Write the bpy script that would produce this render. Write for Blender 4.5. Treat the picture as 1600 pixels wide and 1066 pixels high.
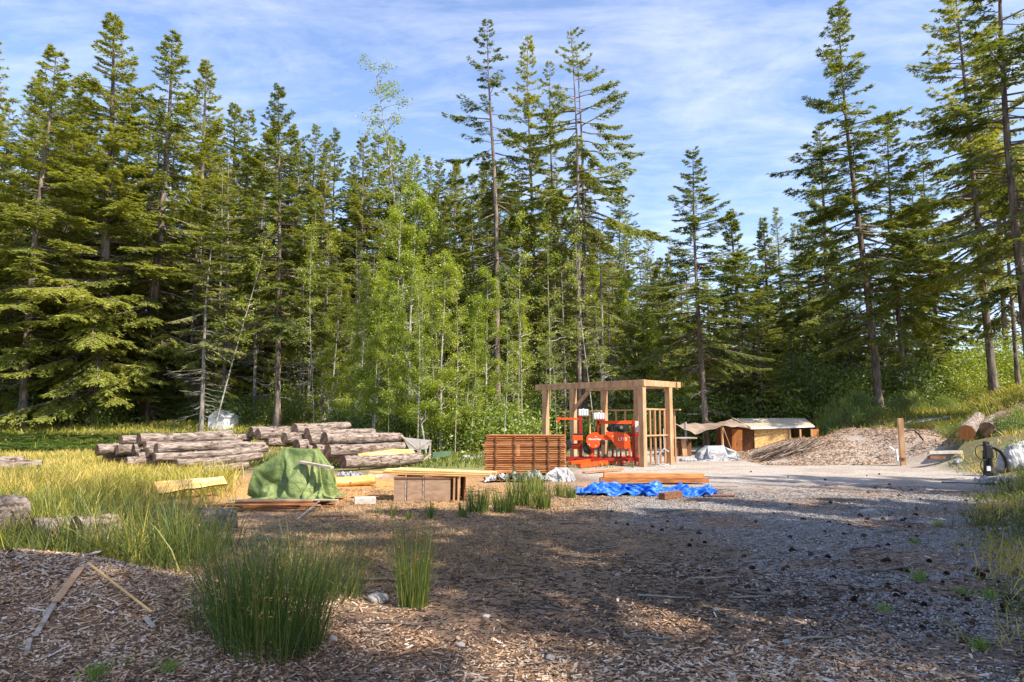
import bpy, math, random
import numpy as np
from mathutils import Vector, Matrix
S = bpy.context.scene
for o in list(bpy.data.objects): bpy.data.objects.remove(o)
R = math.radians
# ------------------------------------------------------------------ camera
FPX, CX, CY, CAMZ, PITCH = 1067.0, 800.0, 533.0, 1.6, R(6.58)
cam = bpy.data.cameras.new('camera'); cam.lens = 24.0; cam.sensor_width = 36.0
cam.clip_start = 0.05; cam.clip_end = 3000
camo = bpy.data.objects.new('camera', cam); S.collection.objects.link(camo)
camo.location = (0, 0, CAMZ); camo.rotation_euler = (math.pi/2 + PITCH, 0, 0)
S.camera = camo
# ------------------------------------------------------------------ light
SUN_EL, SUN_AZ = R(46), R(126)          # azimuth clockwise from the view direction (+y)
sd = Vector((math.sin(SUN_AZ)*math.cos(SUN_EL), math.cos(SUN_AZ)*math.cos(SUN_EL), math.sin(SUN_EL)))
sl = bpy.data.lights.new('sun', 'SUN'); sl.energy = 5.0; sl.angle = R(0.55); sl.color = (1.0, 0.90, 0.76)
so = bpy.data.objects.new('sun', sl); S.collection.objects.link(so)
so.rotation_euler = (-sd).to_track_quat('-Z', 'Y').to_euler()
W = bpy.data.worlds.new('World'); S.world = W; W.use_nodes = True
nt = W.node_tree; nt.nodes.clear()
def N(nt, t, **k):
    n = nt.nodes.new(t)
    for a, b in k.items():
        if a in n.inputs.keys(): n.inputs[a].default_value = b
        else: setattr(n, a, b)
    return n
sky = N(nt, 'ShaderNodeTexSky', sky_type='NISHITA', sun_disc=False, sun_elevation=SUN_EL, sun_rotation=SUN_AZ,
        altitude=50.0, air_density=1.0, dust_density=0.8, ozone_density=2.2)
bg = N(nt, 'ShaderNodeBackground'); bg.inputs[1].default_value = 0.15
wo = N(nt, 'ShaderNodeOutputWorld')
tc = N(nt, 'ShaderNodeTexCoord')
sep = N(nt, 'ShaderNodeSeparateXYZ'); nt.links.new(tc.outputs['Generated'], sep.inputs[0])
zc = N(nt, 'ShaderNodeMath', operation='ADD'); nt.links.new(sep.outputs[2], zc.inputs[0]); zc.inputs[1].default_value = 0.12
dx = N(nt, 'ShaderNodeMath', operation='DIVIDE'); nt.links.new(sep.outputs[0], dx.inputs[0]); nt.links.new(zc.outputs[0], dx.inputs[1])
dy = N(nt, 'ShaderNodeMath', operation='DIVIDE'); nt.links.new(sep.outputs[1], dy.inputs[0]); nt.links.new(zc.outputs[0], dy.inputs[1])
cmb = N(nt, 'ShaderNodeCombineXYZ'); nt.links.new(dx.outputs[0], cmb.inputs[0]); nt.links.new(dy.outputs[0], cmb.inputs[1])
mp = N(nt, 'ShaderNodeMapping'); mp.inputs['Rotation'].default_value = (0, 0, R(35)); mp.inputs['Scale'].default_value = (1.0, 2.0, 1)
nt.links.new(cmb.outputs[0], mp.inputs[0])
n1 = N(nt, 'ShaderNodeTexNoise', Scale=1.3, Detail=9.0, Roughness=0.62, Distortion=0.9); nt.links.new(mp.outputs[0], n1.inputs['Vector'])
n2 = N(nt, 'ShaderNodeTexNoise', Scale=6.5, Detail=6.0, Roughness=0.65, Distortion=0.5); nt.links.new(mp.outputs[0], n2.inputs['Vector'])
mm = N(nt, 'ShaderNodeMath', operation='MULTIPLY_ADD'); nt.links.new(n2.outputs[0], mm.inputs[0]); mm.inputs[1].default_value = 0.35
nt.links.new(n1.outputs[0], mm.inputs[2])
mr = N(nt, 'ShaderNodeMapRange'); nt.links.new(mm.outputs[0], mr.inputs[0])
mr.inputs[1].default_value = 0.59; mr.inputs[2].default_value = 1.0; mr.inputs[3].default_value = 0.03; mr.inputs[4].default_value = 0.60
mix = N(nt, 'ShaderNodeMixRGB'); nt.links.new(mr.outputs[0], mix.inputs[0]); nt.links.new(sky.outputs[0], mix.inputs[1])
mix.inputs[2].default_value = (4.6, 4.75, 5.1, 1)
tn = N(nt, 'ShaderNodeMixRGB', blend_type='MULTIPLY'); tn.inputs[0].default_value = 1.0; nt.links.new(mix.outputs[0], tn.inputs[1]); tn.inputs[2].default_value = (.97, 0.97, 1.05, 1)
nt.links.new(tn.outputs[0], bg.inputs[0]); nt.links.new(bg.outputs[0], wo.inputs[0])
S.view_settings.view_transform = 'Standard'; S.view_settings.look = 'None'
S.view_settings.exposure = 0.95; S.view_settings.gamma = 1.0
S.cycles.max_bounces = 6; S.cycles.diffuse_bounces = 3; S.cycles.transmission_bounces = 4
# ------------------------------------------------------------------ two sheets of cloth, let fall over temporary blocks and kept as plain meshes
def settle(name, nx, ny, fn, blocks, frames, stiff, bend, soft=0):
    from mathutils import noise
    tmp = []
    def put(me, loc=(0, 0, 0), rot=(0, 0, 0)):
        o = bpy.data.objects.new('settling', me); S.collection.objects.link(o); o.location = loc; o.rotation_euler = rot; tmp.append(o); return o
    def solid(o):
        o.modifiers.new('hit', 'COLLISION'); o.collision.thickness_outer = .012; o.collision.cloth_friction = 35
    me = bpy.data.meshes.new('floor_tmp'); me.from_pydata([(-6, -6, 0), (6, -6, 0), (6, 6, 0), (-6, 6, 0)], [], [(0, 1, 2, 3)]); solid(put(me))
    for c, s, rz, ry in blocks:
        v = [(x*s[0]/2, y*s[1]/2, z*s[2]/2) for x, y, z in ((-1, -1, -1), (1, -1, -1), (1, 1, -1), (-1, 1, -1), (-1, -1, 1), (1, -1, 1), (1, 1, 1), (-1, 1, 1))]
        me = bpy.data.meshes.new('block_tmp'); me.from_pydata(v, [], [(0, 3, 2, 1), (4, 5, 6, 7), (0, 1, 5, 4), (1, 2, 6, 5), (2, 3, 7, 6), (3, 0, 4, 7)])
        o = put(me, c, (0, ry, rz)); m = o.modifiers.new('sub', 'SUBSURF'); m.subdivision_type = 'SIMPLE'; m.levels = 3; solid(o)
    V = [fn(i/(nx-1), j/(ny-1), noise.noise) for i in range(nx) for j in range(ny)]
    F = [(i*ny+j, (i+1)*ny+j, (i+1)*ny+j+1, i*ny+j+1) for i in range(nx-1) for j in range(ny-1)]
    me = bpy.data.meshes.new(name); me.from_pydata(V, [], F); c = put(me)
    m = c.modifiers.new('cloth', 'CLOTH'); k = m.settings; k.quality = 8; k.mass = .25; k.tension_stiffness = stiff; k.compression_stiffness = stiff; k.shear_stiffness = 5; k.bending_stiffness = bend; k.air_damping = 1.5
    q = m.collision_settings; q.distance_min = .012; q.use_self_collision = True; q.self_distance_min = .012; q.collision_quality = 3; m.point_cache.frame_end = 90
    for f in range(1, frames+1): S.frame_set(f)
    out = bpy.data.meshes.new_from_object(c.evaluated_get(bpy.context.evaluated_depsgraph_get())); out.name = name
    for o in tmp: bpy.data.objects.remove(o)
    S.frame_set(1)
    P = np.empty(nx*ny*3); out.vertices.foreach_get('co', P); P = P.reshape(nx, ny, 3)
    for k in range(soft):
        Q = np.pad(P, ((1, 1), (1, 1), (0, 0)), 'edge'); P = P*.4+.15*(Q[2:, 1:-1]+Q[:-2, 1:-1]+Q[1:-1, 2:]+Q[1:-1, :-2])
    out.vertices.foreach_set('co', P.ravel())
    for p in out.polygons: p.use_smooth = True
    return out
rc_ = random.Random(2)
gme = settle('green_tarp', 66, 58, lambda u, v, n: ((u-.5)*2.75-.05, (v-.5)*2.5+.02, 1.06+.05*n(Vector((u*5, v*5, 0)))),
    [((-.02, .15, .30), (.62, .42, .60), 0, 0), ((-.34, .05, .50), (.06, .06, 1.0), 0, 0), ((.24, .02, .48), (.08, .30, .98), 0, 0), ((-.60, -.05, .66), (.62, .05, .05), .1, -.30), ((.52, -.02, .30), (.06, .3, .56), 0, 0), ((0, -.3, .2), (.3, .06, .4), .3, 0)], 70, 30, .04)
def crumple(u, v, n):
    a = n(Vector((u*9, v*3, 1))); b = n(Vector((u*5, v*7, 4))); c = n(Vector((u*24, v*9, 2))); d = n(Vector((u*45, v*16, 7)))
    return ((u-.5)*3.0+.10*b+.03*c, (v-.5)+.10*a+.03*d, .40+.28*a+.20*c+.09*d)
bme = settle('blue_tarp', 112, 46, crumple, [((-1.3+.5*k+rc_.uniform(-.1, .1), rc_.uniform(-.2, .25), .04), (.26, .2, .10+.05*(k % 3)), k, 0) for k in range(6)], 48, 15, .03, 1)
# ------------------------------------------------------------------ maths helpers
def hsh(ix, iy, seed):
    n = (ix.astype(np.int64)*374761393 + iy.astype(np.int64)*668265263 + seed*1442695041) & 0xffffffff
    n = ((n ^ (n >> 13))*1274126177) & 0xffffffff
    n = (n ^ (n >> 16)) & 0xffffffff
    return n/4294967295.0
def vn(x, y, seed=0):
    x = np.asarray(x, float); y = np.asarray(y, float)
    ix = np.floor(x); iy = np.floor(y); fx = x-ix; fy = y-iy
    fx = fx*fx*(3-2*fx); fy = fy*fy*(3-2*fy)
    a = hsh(ix, iy, seed); b = hsh(ix+1, iy, seed); c = hsh(ix, iy+1, seed); d = hsh(ix+1, iy+1, seed)
    return (a*(1-fx)+b*fx)*(1-fy)+(c*(1-fx)+d*fx)*fy
def fbm(x, y, seed=0, o=4):
    s = 0; a = 0.5; t = 0
    for k in range(o):
        s = s + a*vn(x*2**k, y*2**k, seed+k*17); t += a; a *= 0.5
    return s/t
def ss(v, a=0.0, b=1.0):
    v = np.clip((np.asarray(v, float)-a)/(b-a), 0, 1); return v*v*(3-2*v)
def gs(x, y, cx, cy, sx, sy, p=2.0):
    return np.exp(-((np.abs(x-cx)/sx)**p + (np.abs(y-cy)/sy)**p))
def bank_edge(y):  return 0.60*y + 0.55 + .9*ss(y, 11, 19) - 1.0*ss(y, 19, 23)
def H(x, y):
    x = np.asarray(x, float); y = np.asarray(y, float)
    z = 0.05*(fbm(x*0.5, y*0.5, 3, 3)-0.5) + 0.02*(fbm(x*4, y*4, 9, 2)-0.5)
    near = 1-ss(y, 40, 60)
    z = z*near
    # chip heap front left
    z = z + 0.52*gs(x, y, -4.15, 5.6, 1.75, 0.95, 2.2)*(0.9+0.25*fbm(x*1.3, y*1.3, 5, 3)) + 0.10*gs(x, y, -2.6, 4.9, 1.2, 0.9)
    # right bank
    be = x-bank_edge(y)
    z = z + ss(be, 0, 5.5)*(0.5+0.9*ss(y, 6, 20))*ss(y, 2, 8)*(0.8+0.4*fbm(x*.5, y*.5, 7, 3))
    # chip mounds by the shed and the rise behind
    m = ss(x, 9.3, 12.8)*ss(y, 24.5, 28.5)*(1-0.85*ss(y, 30.2, 32.5)*(1-ss(x, 15.5, 18.5)))
    z = z + m*(0.8+0.5*(fbm(x*.6, y*.6, 12, 3)-.3))
    z = z + 0.35*ss(x, 12.5, 16.5)*ss(y, 27, 31)
    z = z + 0.7*gs(x, y, 15.9, 24.6, 1.7, 3.2, 2.5)
    z = z + 0.8*ss(x, 15, 19)*ss(y, 31, 39)
    # left floor of the wood and the hill behind
    z = z + 1.35*ss(y, 31, 45)*(1-ss(x, -12, -4))
    rr = x/np.maximum(y, 1)
    z = z + 17*ss(y, 62, 135)*(1-ss(rr, 0.02, 0.34))
    z = z - 3.0*ss(y, 48, 90)*ss(rr, 0.5, 0.75)
    z = z + 16*ss(y, 190, 330)*(0.7+0.6*fbm(x/90., y/90., 21, 3))*ss(rr, 0.0, 0.4)
    return z
def H1(x, y): return float(H(np.array([x]), np.array([y]))[0])
def ray(px, py):
    a = (px-CX)/FPX; b = (CY-py)/FPX; c, s = math.cos(PITCH), math.sin(PITCH)
    return a, c-b*s, s+b*c
def at(px, py, d):                      # the point on that line of sight d metres ahead
    a, b, c = ray(px, py); return Vector((a*d/b, d, CAMZ+c*d/b))
def gnd(px, py):                        # where that line of sight meets the ground
    a, b, c = ray(px, py); D = 1.5*1.01**np.arange(530); d = float(D[np.argmax(CAMZ+c*D/b <= H(a*D/b, D))])
    for k in range(3): D = np.linspace(d*.985, d*1.005, 20); d = float(D[np.argmax(CAMZ+c*D/b <= H(a*D/b, D))])
    return Vector((a*d/b, d, H1(a*d/b, d)))
def onx(px, d):                         # ground point d metres ahead in the direction of that column
    x = (px-CX)/FPX*d*1.0; return Vector((x, d, H1(x, d)))
# ------------------------------------------------------------------ mesh helpers
class MB:
    def __init__(s): s.V = []; s.F = []; s.M = []; s.T = []; s.n = 0; s.sm = []
    def add(s, V, F, mat=0, tint=None, smooth=False):
        V = np.asarray(V, float).reshape(-1, 3); F = np.asarray(F, np.int64)
        if len(F) == 0: return s
        s.V.append(V); s.F.append(F+s.n); s.M.append(np.full(len(F), mat)); s.sm.append(np.full(len(F), smooth))
        s.T.append(np.full(len(F), 0.5) if tint is None else np.broadcast_to(np.asarray(tint, float), (len(F),)))
        s.n += len(V); return s
    def mesh(s, name, mats):
        V = np.concatenate(s.V); me = bpy.data.meshes.new(name)
        cnt = np.concatenate([np.full(len(f), f.shape[1]) for f in s.F]); idx = np.concatenate([f.ravel() for f in s.F])
        me.vertices.add(len(V)); me.vertices.foreach_set('co', V.ravel())
        me.loops.add(len(idx)); me.loops.foreach_set('vertex_index', idx.astype(np.int32))
        me.polygons.add(len(cnt)); st = np.concatenate([[0], np.cumsum(cnt)[:-1]])
        me.polygons.foreach_set('loop_start', st.astype(np.int32)); me.polygons.foreach_set('loop_total', cnt.astype(np.int32))
        me.polygons.foreach_set('material_index', np.concatenate(s.M).astype(np.int32))
        me.polygons.foreach_set('use_smooth', np.concatenate(s.sm).astype(bool))
        a = me.attributes.new('tint', 'FLOAT', 'FACE'); a.data.foreach_set('value', np.concatenate(s.T).astype(np.float32))
        for m in (mats if isinstance(mats, (list, tuple)) else [mats]): me.materials.append(m)
        me.update(calc_edges=True); return me
    def obj(s, name, mats, parent=None, **k): return link(name, s.mesh(name, mats), parent, **k)
def link(name, data, parent=None, loc=None, rz=0, bevel=0):
    o = bpy.data.objects.new(name, data); S.collection.objects.link(o)
    if parent is not None: o.parent = parent
    if loc is not None: o.location = loc
    if rz: o.rotation_euler = (0, 0, rz)
    if bevel:
        b = o.modifiers.new('edge', 'BEVEL'); b.width = bevel; b.segments = 2; b.limit_method = 'ANGLE'
    return o
def tag(o, label, cat, group=None, kind=None):
    if label: o['label'] = label
    if cat: o['category'] = cat
    if group: o['group'] = group
    if kind: o['kind'] = kind
    return o
def thing(name, label, cat, loc=(0, 0, 0), rz=0, group=None):
    o = link(name, None, None, loc, rz); o.empty_display_size = 0.2; return tag(o, label, cat, group)
def copy_thing(src, loc, rz=0, sc=(1, 1, 1), label=None, group=None, rot=None):
    c = src.copy(); S.collection.objects.link(c); c.location = loc; c.rotation_euler = rot if rot is not None else (0, 0, rz); c.scale = sc
    if label: c['label'] = label
    if group: c['group'] = group
    for ch in src.children:
        d = ch.copy(); S.collection.objects.link(d); d.parent = c
        for g in ch.children:
            e = g.copy(); S.collection.objects.link(e); e.parent = d
    return c
BOXF = [(0, 3, 2, 1), (4, 5, 6, 7), (0, 1, 5, 4), (1, 2, 6, 5), (2, 3, 7, 6), (3, 0, 4, 7)]
def box(mb, c, s, rz=0, rx=0, ry=0, mat=0, tint=None):
    v = np.array([(-1, -1, -1), (1, -1, -1), (1, 1, -1), (-1, 1, -1), (-1, -1, 1), (1, -1, 1), (1, 1, 1), (-1, 1, 1)], float)*np.array(s)/2
    M = np.array(Matrix.Rotation(rz, 3, 'Z') @ Matrix.Rotation(ry, 3, 'Y') @ Matrix.Rotation(rx, 3, 'X'))
    return mb.add(v @ M.T+np.array(c), BOXF, mat, tint)
def beam(mb, p, q, w, h, mat=0, tint=None, roll=0):
    p = np.array(p, float); q = np.array(q, float); d = q-p; L = np.linalg.norm(d); d /= L
    up = np.array([0, 0, 1.0]) if abs(d[2]) < .95 else np.array([0, 1.0, 0])
    sdv = np.cross(d, up); sdv /= np.linalg.norm(sdv); up = np.cross(sdv, d)
    if roll: sdv, up = sdv*math.cos(roll)+up*math.sin(roll), up*math.cos(roll)-sdv*math.sin(roll)
    v = [e+sx*sdv*w/2+sz*up*h/2 for e in (p, q) for sx, sz in ((-1, -1), (1, -1), (1, 1), (-1, 1))]
    return mb.add(v, [(0, 1, 2, 3), (7, 6, 5, 4), (0, 4, 5, 1), (1, 5, 6, 2), (2, 6, 7, 3), (3, 7, 4, 0)], mat, tint)
def tube(mb, P, r, n=8, mat=0, caps=True, rough=None, tint=None, smooth=True):
    P = np.asarray(P, float); m = len(P); r = np.broadcast_to(np.asarray(r, float), (m,))
    T = np.gradient(P, axis=0); T /= np.linalg.norm(T, axis=1)[:, None]+1e-9
    a = np.array([0, 0, 1.0]) if abs(T[0][2]) < .9 else np.array([1.0, 0, 0])
    V = []
    u = np.cross(T[0], a); u /= np.linalg.norm(u)
    an = np.arange(n)*2*math.pi/n
    for i in range(m):
        u = u-T[i]*np.dot(u, T[i]); u /= np.linalg.norm(u)+1e-9; w = np.cross(T[i], u)
        rr = r[i]*(np.ones(n) if rough is None else rough(i, an))
        V.append(P[i]+(np.cos(an)*rr)[:, None]*u+(np.sin(an)*rr)[:, None]*w)
    V = np.concatenate(V); i0 = np.arange(m-1)[:, None]*n; j = np.arange(n)[None]; jn = (j+1) % n
    F = np.stack([i0+j, i0+jn, i0+n+jn, i0+n+j], -1).reshape(-1, 4)
    mb.add(V, F, mat, tint, smooth)
    if caps:
        mb.add(V[:n][::-1], [tuple(range(n))], mat, tint); mb.add(V[-n:], [tuple(range(n))], mat, tint)
    return V
def cyl(mb, p, q, r, n=16, mat=0): return tube(mb, [p, q], r, n, mat)
def unit(v): return v/(np.linalg.norm(v, axis=-1, keepdims=True)+1e-9)
def leaves(mb, P, D, U, L, Wd, tint, mat=0):        # kite shaped leaf or spray: D along, U across
    D = unit(D); U = unit(U-D*np.sum(U*D, 1)[:, None]); L = np.asarray(L)[:, None]; Wd = np.asarray(Wd)[:, None]
    V = np.stack([P, P+D*L*.45+U*Wd*.5, P+D*L, P+D*L*.45-U*Wd*.5], 1).reshape(-1, 3)
    n = len(P); mb.add(V, np.arange(n*4).reshape(n, 4), mat, tint)
def blades(mb, B, Hh, lean, Wd, tint, mat=0, az=None, rng=None, droop=0.5):   # curved tapering grass blades
    n = len(B); az = rng.uniform(0, 2*math.pi, n) if az is None else az
    d = np.stack([np.cos(az), np.sin(az), 0*az], 1); fa = rng.uniform(0, math.pi, n); s = np.stack([np.cos(fa), np.sin(fa), 0*fa], 1)
    Hh = np.broadcast_to(Hh, (n,)); lean = np.broadcast_to(lean, (n,)); Wd = np.broadcast_to(Wd, (n,))
    pts = []
    for t in (0, .4, .75, 1.0):
        c = B+d*(lean*Hh*(t*.5+t*t*.5))[:, None]; c = c.copy(); c[:, 2] += Hh*(t-droop*lean*t*t*.5)
        w = Wd*(1, .85, .5, .0)[(0, .4, .75, 1.0).index(t)]
        if t < 1: pts += [c-s*w[:, None]/2, c+s*w[:, None]/2]
        else: pts += [c]
    V = np.stack(pts, 1).reshape(-1, 3); b = np.arange(n)[:, None]*7
    mb.add(V, np.concatenate([b+np.array([[0, 1, 3, 2]]), b+np.array([[2, 3, 5, 4]])]), mat, np.concatenate([tint, tint]) if np.ndim(tint) else tint)
    mb.add(V, b+np.array([[4, 5, 6]]), mat, tint)
# ------------------------------------------------------------------ materials
def newmat(name):
    m = bpy.data.materials.new(name); m.use_nodes = True; t = m.node_tree; t.nodes.clear()
    o = N(t, 'ShaderNodeOutputMaterial'); return m, t, o
def ramp(t, cols, fac):
    r = N(t, 'ShaderNodeValToRGB'); e = r.color_ramp.elements
    while len(e) < len(cols): e.new(0.5)
    for i, (p, c) in enumerate(cols): e[i].position = p; e[i].color = (*c, 1)
    t.links.new(fac, r.inputs[0]); return r.outputs[0]
def noisemat(name, cols, scale=5, stretch=(1, 1, 1), rough=0.85, bump=0.3, bscale=None, detail=6, metal=0, dist=0.02, tint=0.0, spec=0.3, distort=0.0):
    m, t, o = newmat(name); tc = N(t, 'ShaderNodeTexCoord'); mpn = N(t, 'ShaderNodeMapping'); mpn.inputs['Scale'].default_value = stretch
    oi = N(t, 'ShaderNodeObjectInfo'); ad = N(t, 'ShaderNodeVectorMath', operation='ADD')
    sc = N(t, 'ShaderNodeVectorMath', operation='SCALE'); t.links.new(oi.outputs['Random'], sc.inputs['Scale']); sc.inputs[0].default_value = (37, 19, 53)
    t.links.new(tc.outputs['Object'], ad.inputs[0]); t.links.new(sc.outputs[0], ad.inputs[1]); t.links.new(ad.outputs[0], mpn.inputs[0])
    n = N(t, 'ShaderNodeTexNoise', Scale=scale, Detail=detail, Roughness=0.6, Distortion=distort); t.links.new(mpn.outputs[0], n.inputs['Vector'])
    fac = n.outputs[0]
    if tint:
        at_ = N(t, 'ShaderNodeAttribute', attribute_name='tint'); a1 = N(t, 'ShaderNodeMath', operation='SUBTRACT'); t.links.new(at_.outputs['Fac'], a1.inputs[0]); a1.inputs[1].default_value = .5
        a2 = N(t, 'ShaderNodeMath', operation='MULTIPLY_ADD'); t.links.new(a1.outputs[0], a2.inputs[0]); a2.inputs[1].default_value = tint; t.links.new(fac, a2.inputs[2]); fac = a2.outputs[0]
    c = ramp(t, cols, fac); b = N(t, 'ShaderNodeBsdfPrincipled'); t.links.new(c, b.inputs['Base Color'])
    b.inputs['Roughness'].default_value = rough; b.inputs['Metallic'].default_value = metal; b.inputs['Specular IOR Level'].default_value = spec
    if bump:
        n2 = N(t, 'ShaderNodeTexNoise', Scale=bscale or scale*1.5, Detail=6.0, Roughness=0.65); t.links.new(mpn.outputs[0], n2.inputs['Vector'])
        bp = N(t, 'ShaderNodeBump', Strength=bump, Distance=dist); t.links.new(n2.outputs[0], bp.inputs['Height']); t.links.new(bp.outputs[0], b.inputs['Normal'])
    t.links.new(b.outputs[0], o.inputs[0]); return m
def leafmat(name, cols, trans=0.3, var=0.35, gloss=0.06):
    m, t, o = newmat(name); a = N(t, 'ShaderNodeAttribute', attribute_name='tint'); oi = N(t, 'ShaderNodeObjectInfo')
    s1 = N(t, 'ShaderNodeMath', operation='SUBTRACT'); t.links.new(oi.outputs['Random'], s1.inputs[0]); s1.inputs[1].default_value = .5
    s2 = N(t, 'ShaderNodeMath', operation='MULTIPLY_ADD'); t.links.new(s1.outputs[0], s2.inputs[0]); s2.inputs[1].default_value = var; t.links.new(a.outputs['Fac'], s2.inputs[2])
    c = ramp(t, cols, s2.outputs[0]); d = N(t, 'ShaderNodeBsdfDiffuse'); tr = N(t, 'ShaderNodeBsdfTranslucent'); t.links.new(c, d.inputs[0])
    tm = N(t, 'ShaderNodeMixRGB', blend_type='MULTIPLY'); tm.inputs[0].default_value = 1; tm.inputs[2].default_value = (1.2, 1.15, .5, 1); t.links.new(c, tm.inputs[1]); t.links.new(tm.outputs[0], tr.inputs[0])
    mx = N(t, 'ShaderNodeMixShader'); mx.inputs[0].default_value = trans; t.links.new(d.outputs[0], mx.inputs[1]); t.links.new(tr.outputs[0], mx.inputs[2])
    g = N(t, 'ShaderNodeBsdfGlossy', Roughness=0.5); mx2 = N(t, 'ShaderNodeMixShader'); mx2.inputs[0].default_value = gloss
    t.links.new(mx.outputs[0], mx2.inputs[1]); t.links.new(g.outputs[0], mx2.inputs[2]); t.links.new(mx2.outputs[0], o.inputs[0]); return m
def plainmat(name, col, rough=.5, metal=0, trans=0.0, bump=0, bscale=60, spec=.4):
    k = lambda f: tuple(min(1, c*f) for c in col)
    return noisemat(name, [(0.3, k(.82)), (0.7, k(1.12))], scale=7, rough=rough, metal=metal, bump=bump, bscale=bscale, dist=.004, spec=spec)
M = {}
M['fir'] = leafmat('fir_needles', [(0.0, (.065, .10, .028)), (.35, (.17, .215, .045)), (.65, (.31, .335, .058)), (1.0, (.46, .45, .10))], .42, .5)
M['firlit'] = leafmat('lichen_fir_needles', [(0.0, (.10, .12, .04)), (.5, (.22, .24, .07)), (1.0, (.38, .37, .16))], .35, .3)
M['alder'] = leafmat('alder_leaf', [(0.0, (.12, .19, .015)), (.5, (.30, .38, .028)), (1.0, (.52, .52, .06))], .48, .3)
M['bush'] = leafmat('shrub_leaf', [(0.0, (.06, .11, .018)), (.5, (.18, .26, .035)), (1.0, (.38, .42, .07))], .42, .5)
M['fern'] = leafmat('fern_leaf', [(0.0, (.10, .20, .03)), (1.0, (.30, .42, .08))], .35, .3)
M['grassy'] = leafmat('meadow_grass', [(0.0, (.06, .085, .018)), (.35, (.17, .20, .035)), (.7, (.42, .37, .06)), (1.0, (.62, .46, .14))], .3, .0, .04)
M['rush'] = leafmat('rush_stem', [(0.0, (.03, .07, .015)), (.5, (.13, .21, .03)), (.8, (.46, .42, .08)), (1.0, (.26, .12, .04))], .3, .3)
M['dry'] = leafmat('dry_grass', [(0.0, (.20, .13, .07)), (.5, (.36, .25, .13)), (1.0, (.55, .42, .24))], .2, .0, .02)
M['bark'] = noisemat('tree_bark', [(.3, (.045, .035, .028)), (.5, (.16, .125, .10)), (.72, (.34, .28, .235))], 2.2, (3, 3, .55), .95, .9, dist=.05)
M['palebark'] = noisemat('alder_bark', [(.3, (.10, .095, .08)), (.5, (.30, .28, .24)), (.7, (.50, .47, .42))], 2.5, (1, 1, 1.6), .9, .5)
M['greybark'] = noisemat('grey_fir_bark', [(.3, (.07, .06, .05)), (.5, (.19, .17, .15)), (.7, (.34, .31, .28))], 2.5, (1, 1, .8), .9, .6)
M['deadlimb'] = noisemat('dead_limb', [(.3, (.12, .11, .09)), (.7, (.36, .33, .28))], 4, rough=.95, bump=.3)
M['logbark'] = noisemat('log_bark', [(.32, (.035, .024, .018)), (.43, (.15, .11, .088)), (.55, (.30, .24, .20)), (.68, (.42, .36, .315)), (.8, (.50, .46, .42))], 4.2, (.8, 3.2, 3.2), .95, 1.0, bscale=7, dist=.06, distort=.8)
M['logend'] = None
M['peeled'] = noisemat('peeled_wood', [(.3, (.50, .26, .07)), (.5, (.72, .44, .14)), (.7, (.86, .64, .30))], 2.2, (.7, 5, 5), .75, .3)
M['chip'] = noisemat('wood_chip', [(.0, (.06, .036, .023)), (.3, (.21, .12, .065)), (.55, (.44, .27, .155)), (.8, (.60, .43, .28)), (1., (.68, .59, .49))], 6, rough=.9, bump=.2, tint=1.1)
M['stone'] = noisemat('crushed_stone', [(.0, (.09, .085, .08)), (.4, (.23, .22, .215)), (.7, (.39, .38, .37)), (1., (.62, .58, .53))], 8, rough=.85, bump=.2, tint=1.1)
M['twig'] = noisemat('twig_litter', [(.1, (.035, .022, .015)), (.5, (.13, .09, .065)), (1., (.36, .30, .25))], 5, rough=.95, bump=0, tint=1.0)
M['cone'] = noisemat('fir_cone', [(.3, (.02, .012, .008)), (.7, (.11, .06, .035))], 30, rough=.85, bump=.5, dist=.005)
M['cedar'] = noisemat('cedar_board', [(.3, (.26, .085, .028)), (.5, (.44, .17, .06)), (.7, (.60, .29, .12))], 3, (1, 8, 8), .75, .2, tint=.5)
M['timber'] = noisemat('fresh_timber', [(.3, (.33, .175, .085)), (.5, (.46, .27, .14)), (.7, (.58, .38, .22))], 2.5, (2, 2, .7), .75, .15)
M['lumber'] = noisemat('yellow_lumber', [(.3, (.50, .27, .09)), (.5, (.68, .42, .16)), (.7, (.78, .56, .27))], 2.5, (.8, 5, 5), .75, .15, tint=.4)
M['greywood'] = noisemat('weathered_board', [(.3, (.20, .15, .11)), (.5, (.38, .31, .25)), (.7, (.54, .47, .40))], 3, (.8, 5, 5), .85, .2, tint=.4)
M['ply'] = noisemat('crate_board', [(.3, (.24, .155, .10)), (.7, (.40, .28, .19))], 5, (1, 1, 3), .85, .15)
M['darkwood'] = noisemat('dark_timber', [(.3, (.12, .05, .025)), (.7, (.26, .12, .06))], 4, (.8, 5, 5), .8, .2)
M['osb'] = noisemat('strand_board', [(.3, (.36, .21, .07)), (.5, (.60, .38, .14)), (.7, (.78, .56, .26))], 14, (1, 1, 1), .8, .1, detail=2)
M['redwood'] = noisemat('red_door_board', [(.3, (.30, .10, .03)), (.7, (.48, .20, .06))], 4, (4, 4, .6), .7, .2)
M['orange'] = plainmat('orange_paint', (.74, .085, .012), .35, 0, bump=.05)
M['redpaint'] = plainmat('dark_red_paint', (.32, .02, .012), .4)
M['black'] = plainmat('black_rubber', (.018, .018, .02), .5)
M['steel'] = plainmat('grey_steel', (.35, .35, .36), .4, .8)
M['tank'] = plainmat('pale_tank', (.62, .66, .68), .35)
M['white'] = plainmat('white_paint', (.8, .8, .8), .5)
M['gtarp'] = noisemat('green_tarp', [(.3, (.085, .13, .03)), (.5, (.15, .205, .055)), (.75, (.27, .33, .12))], 1.6, rough=.45, bump=.6, bscale=13, dist=.06, spec=.5)
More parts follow.
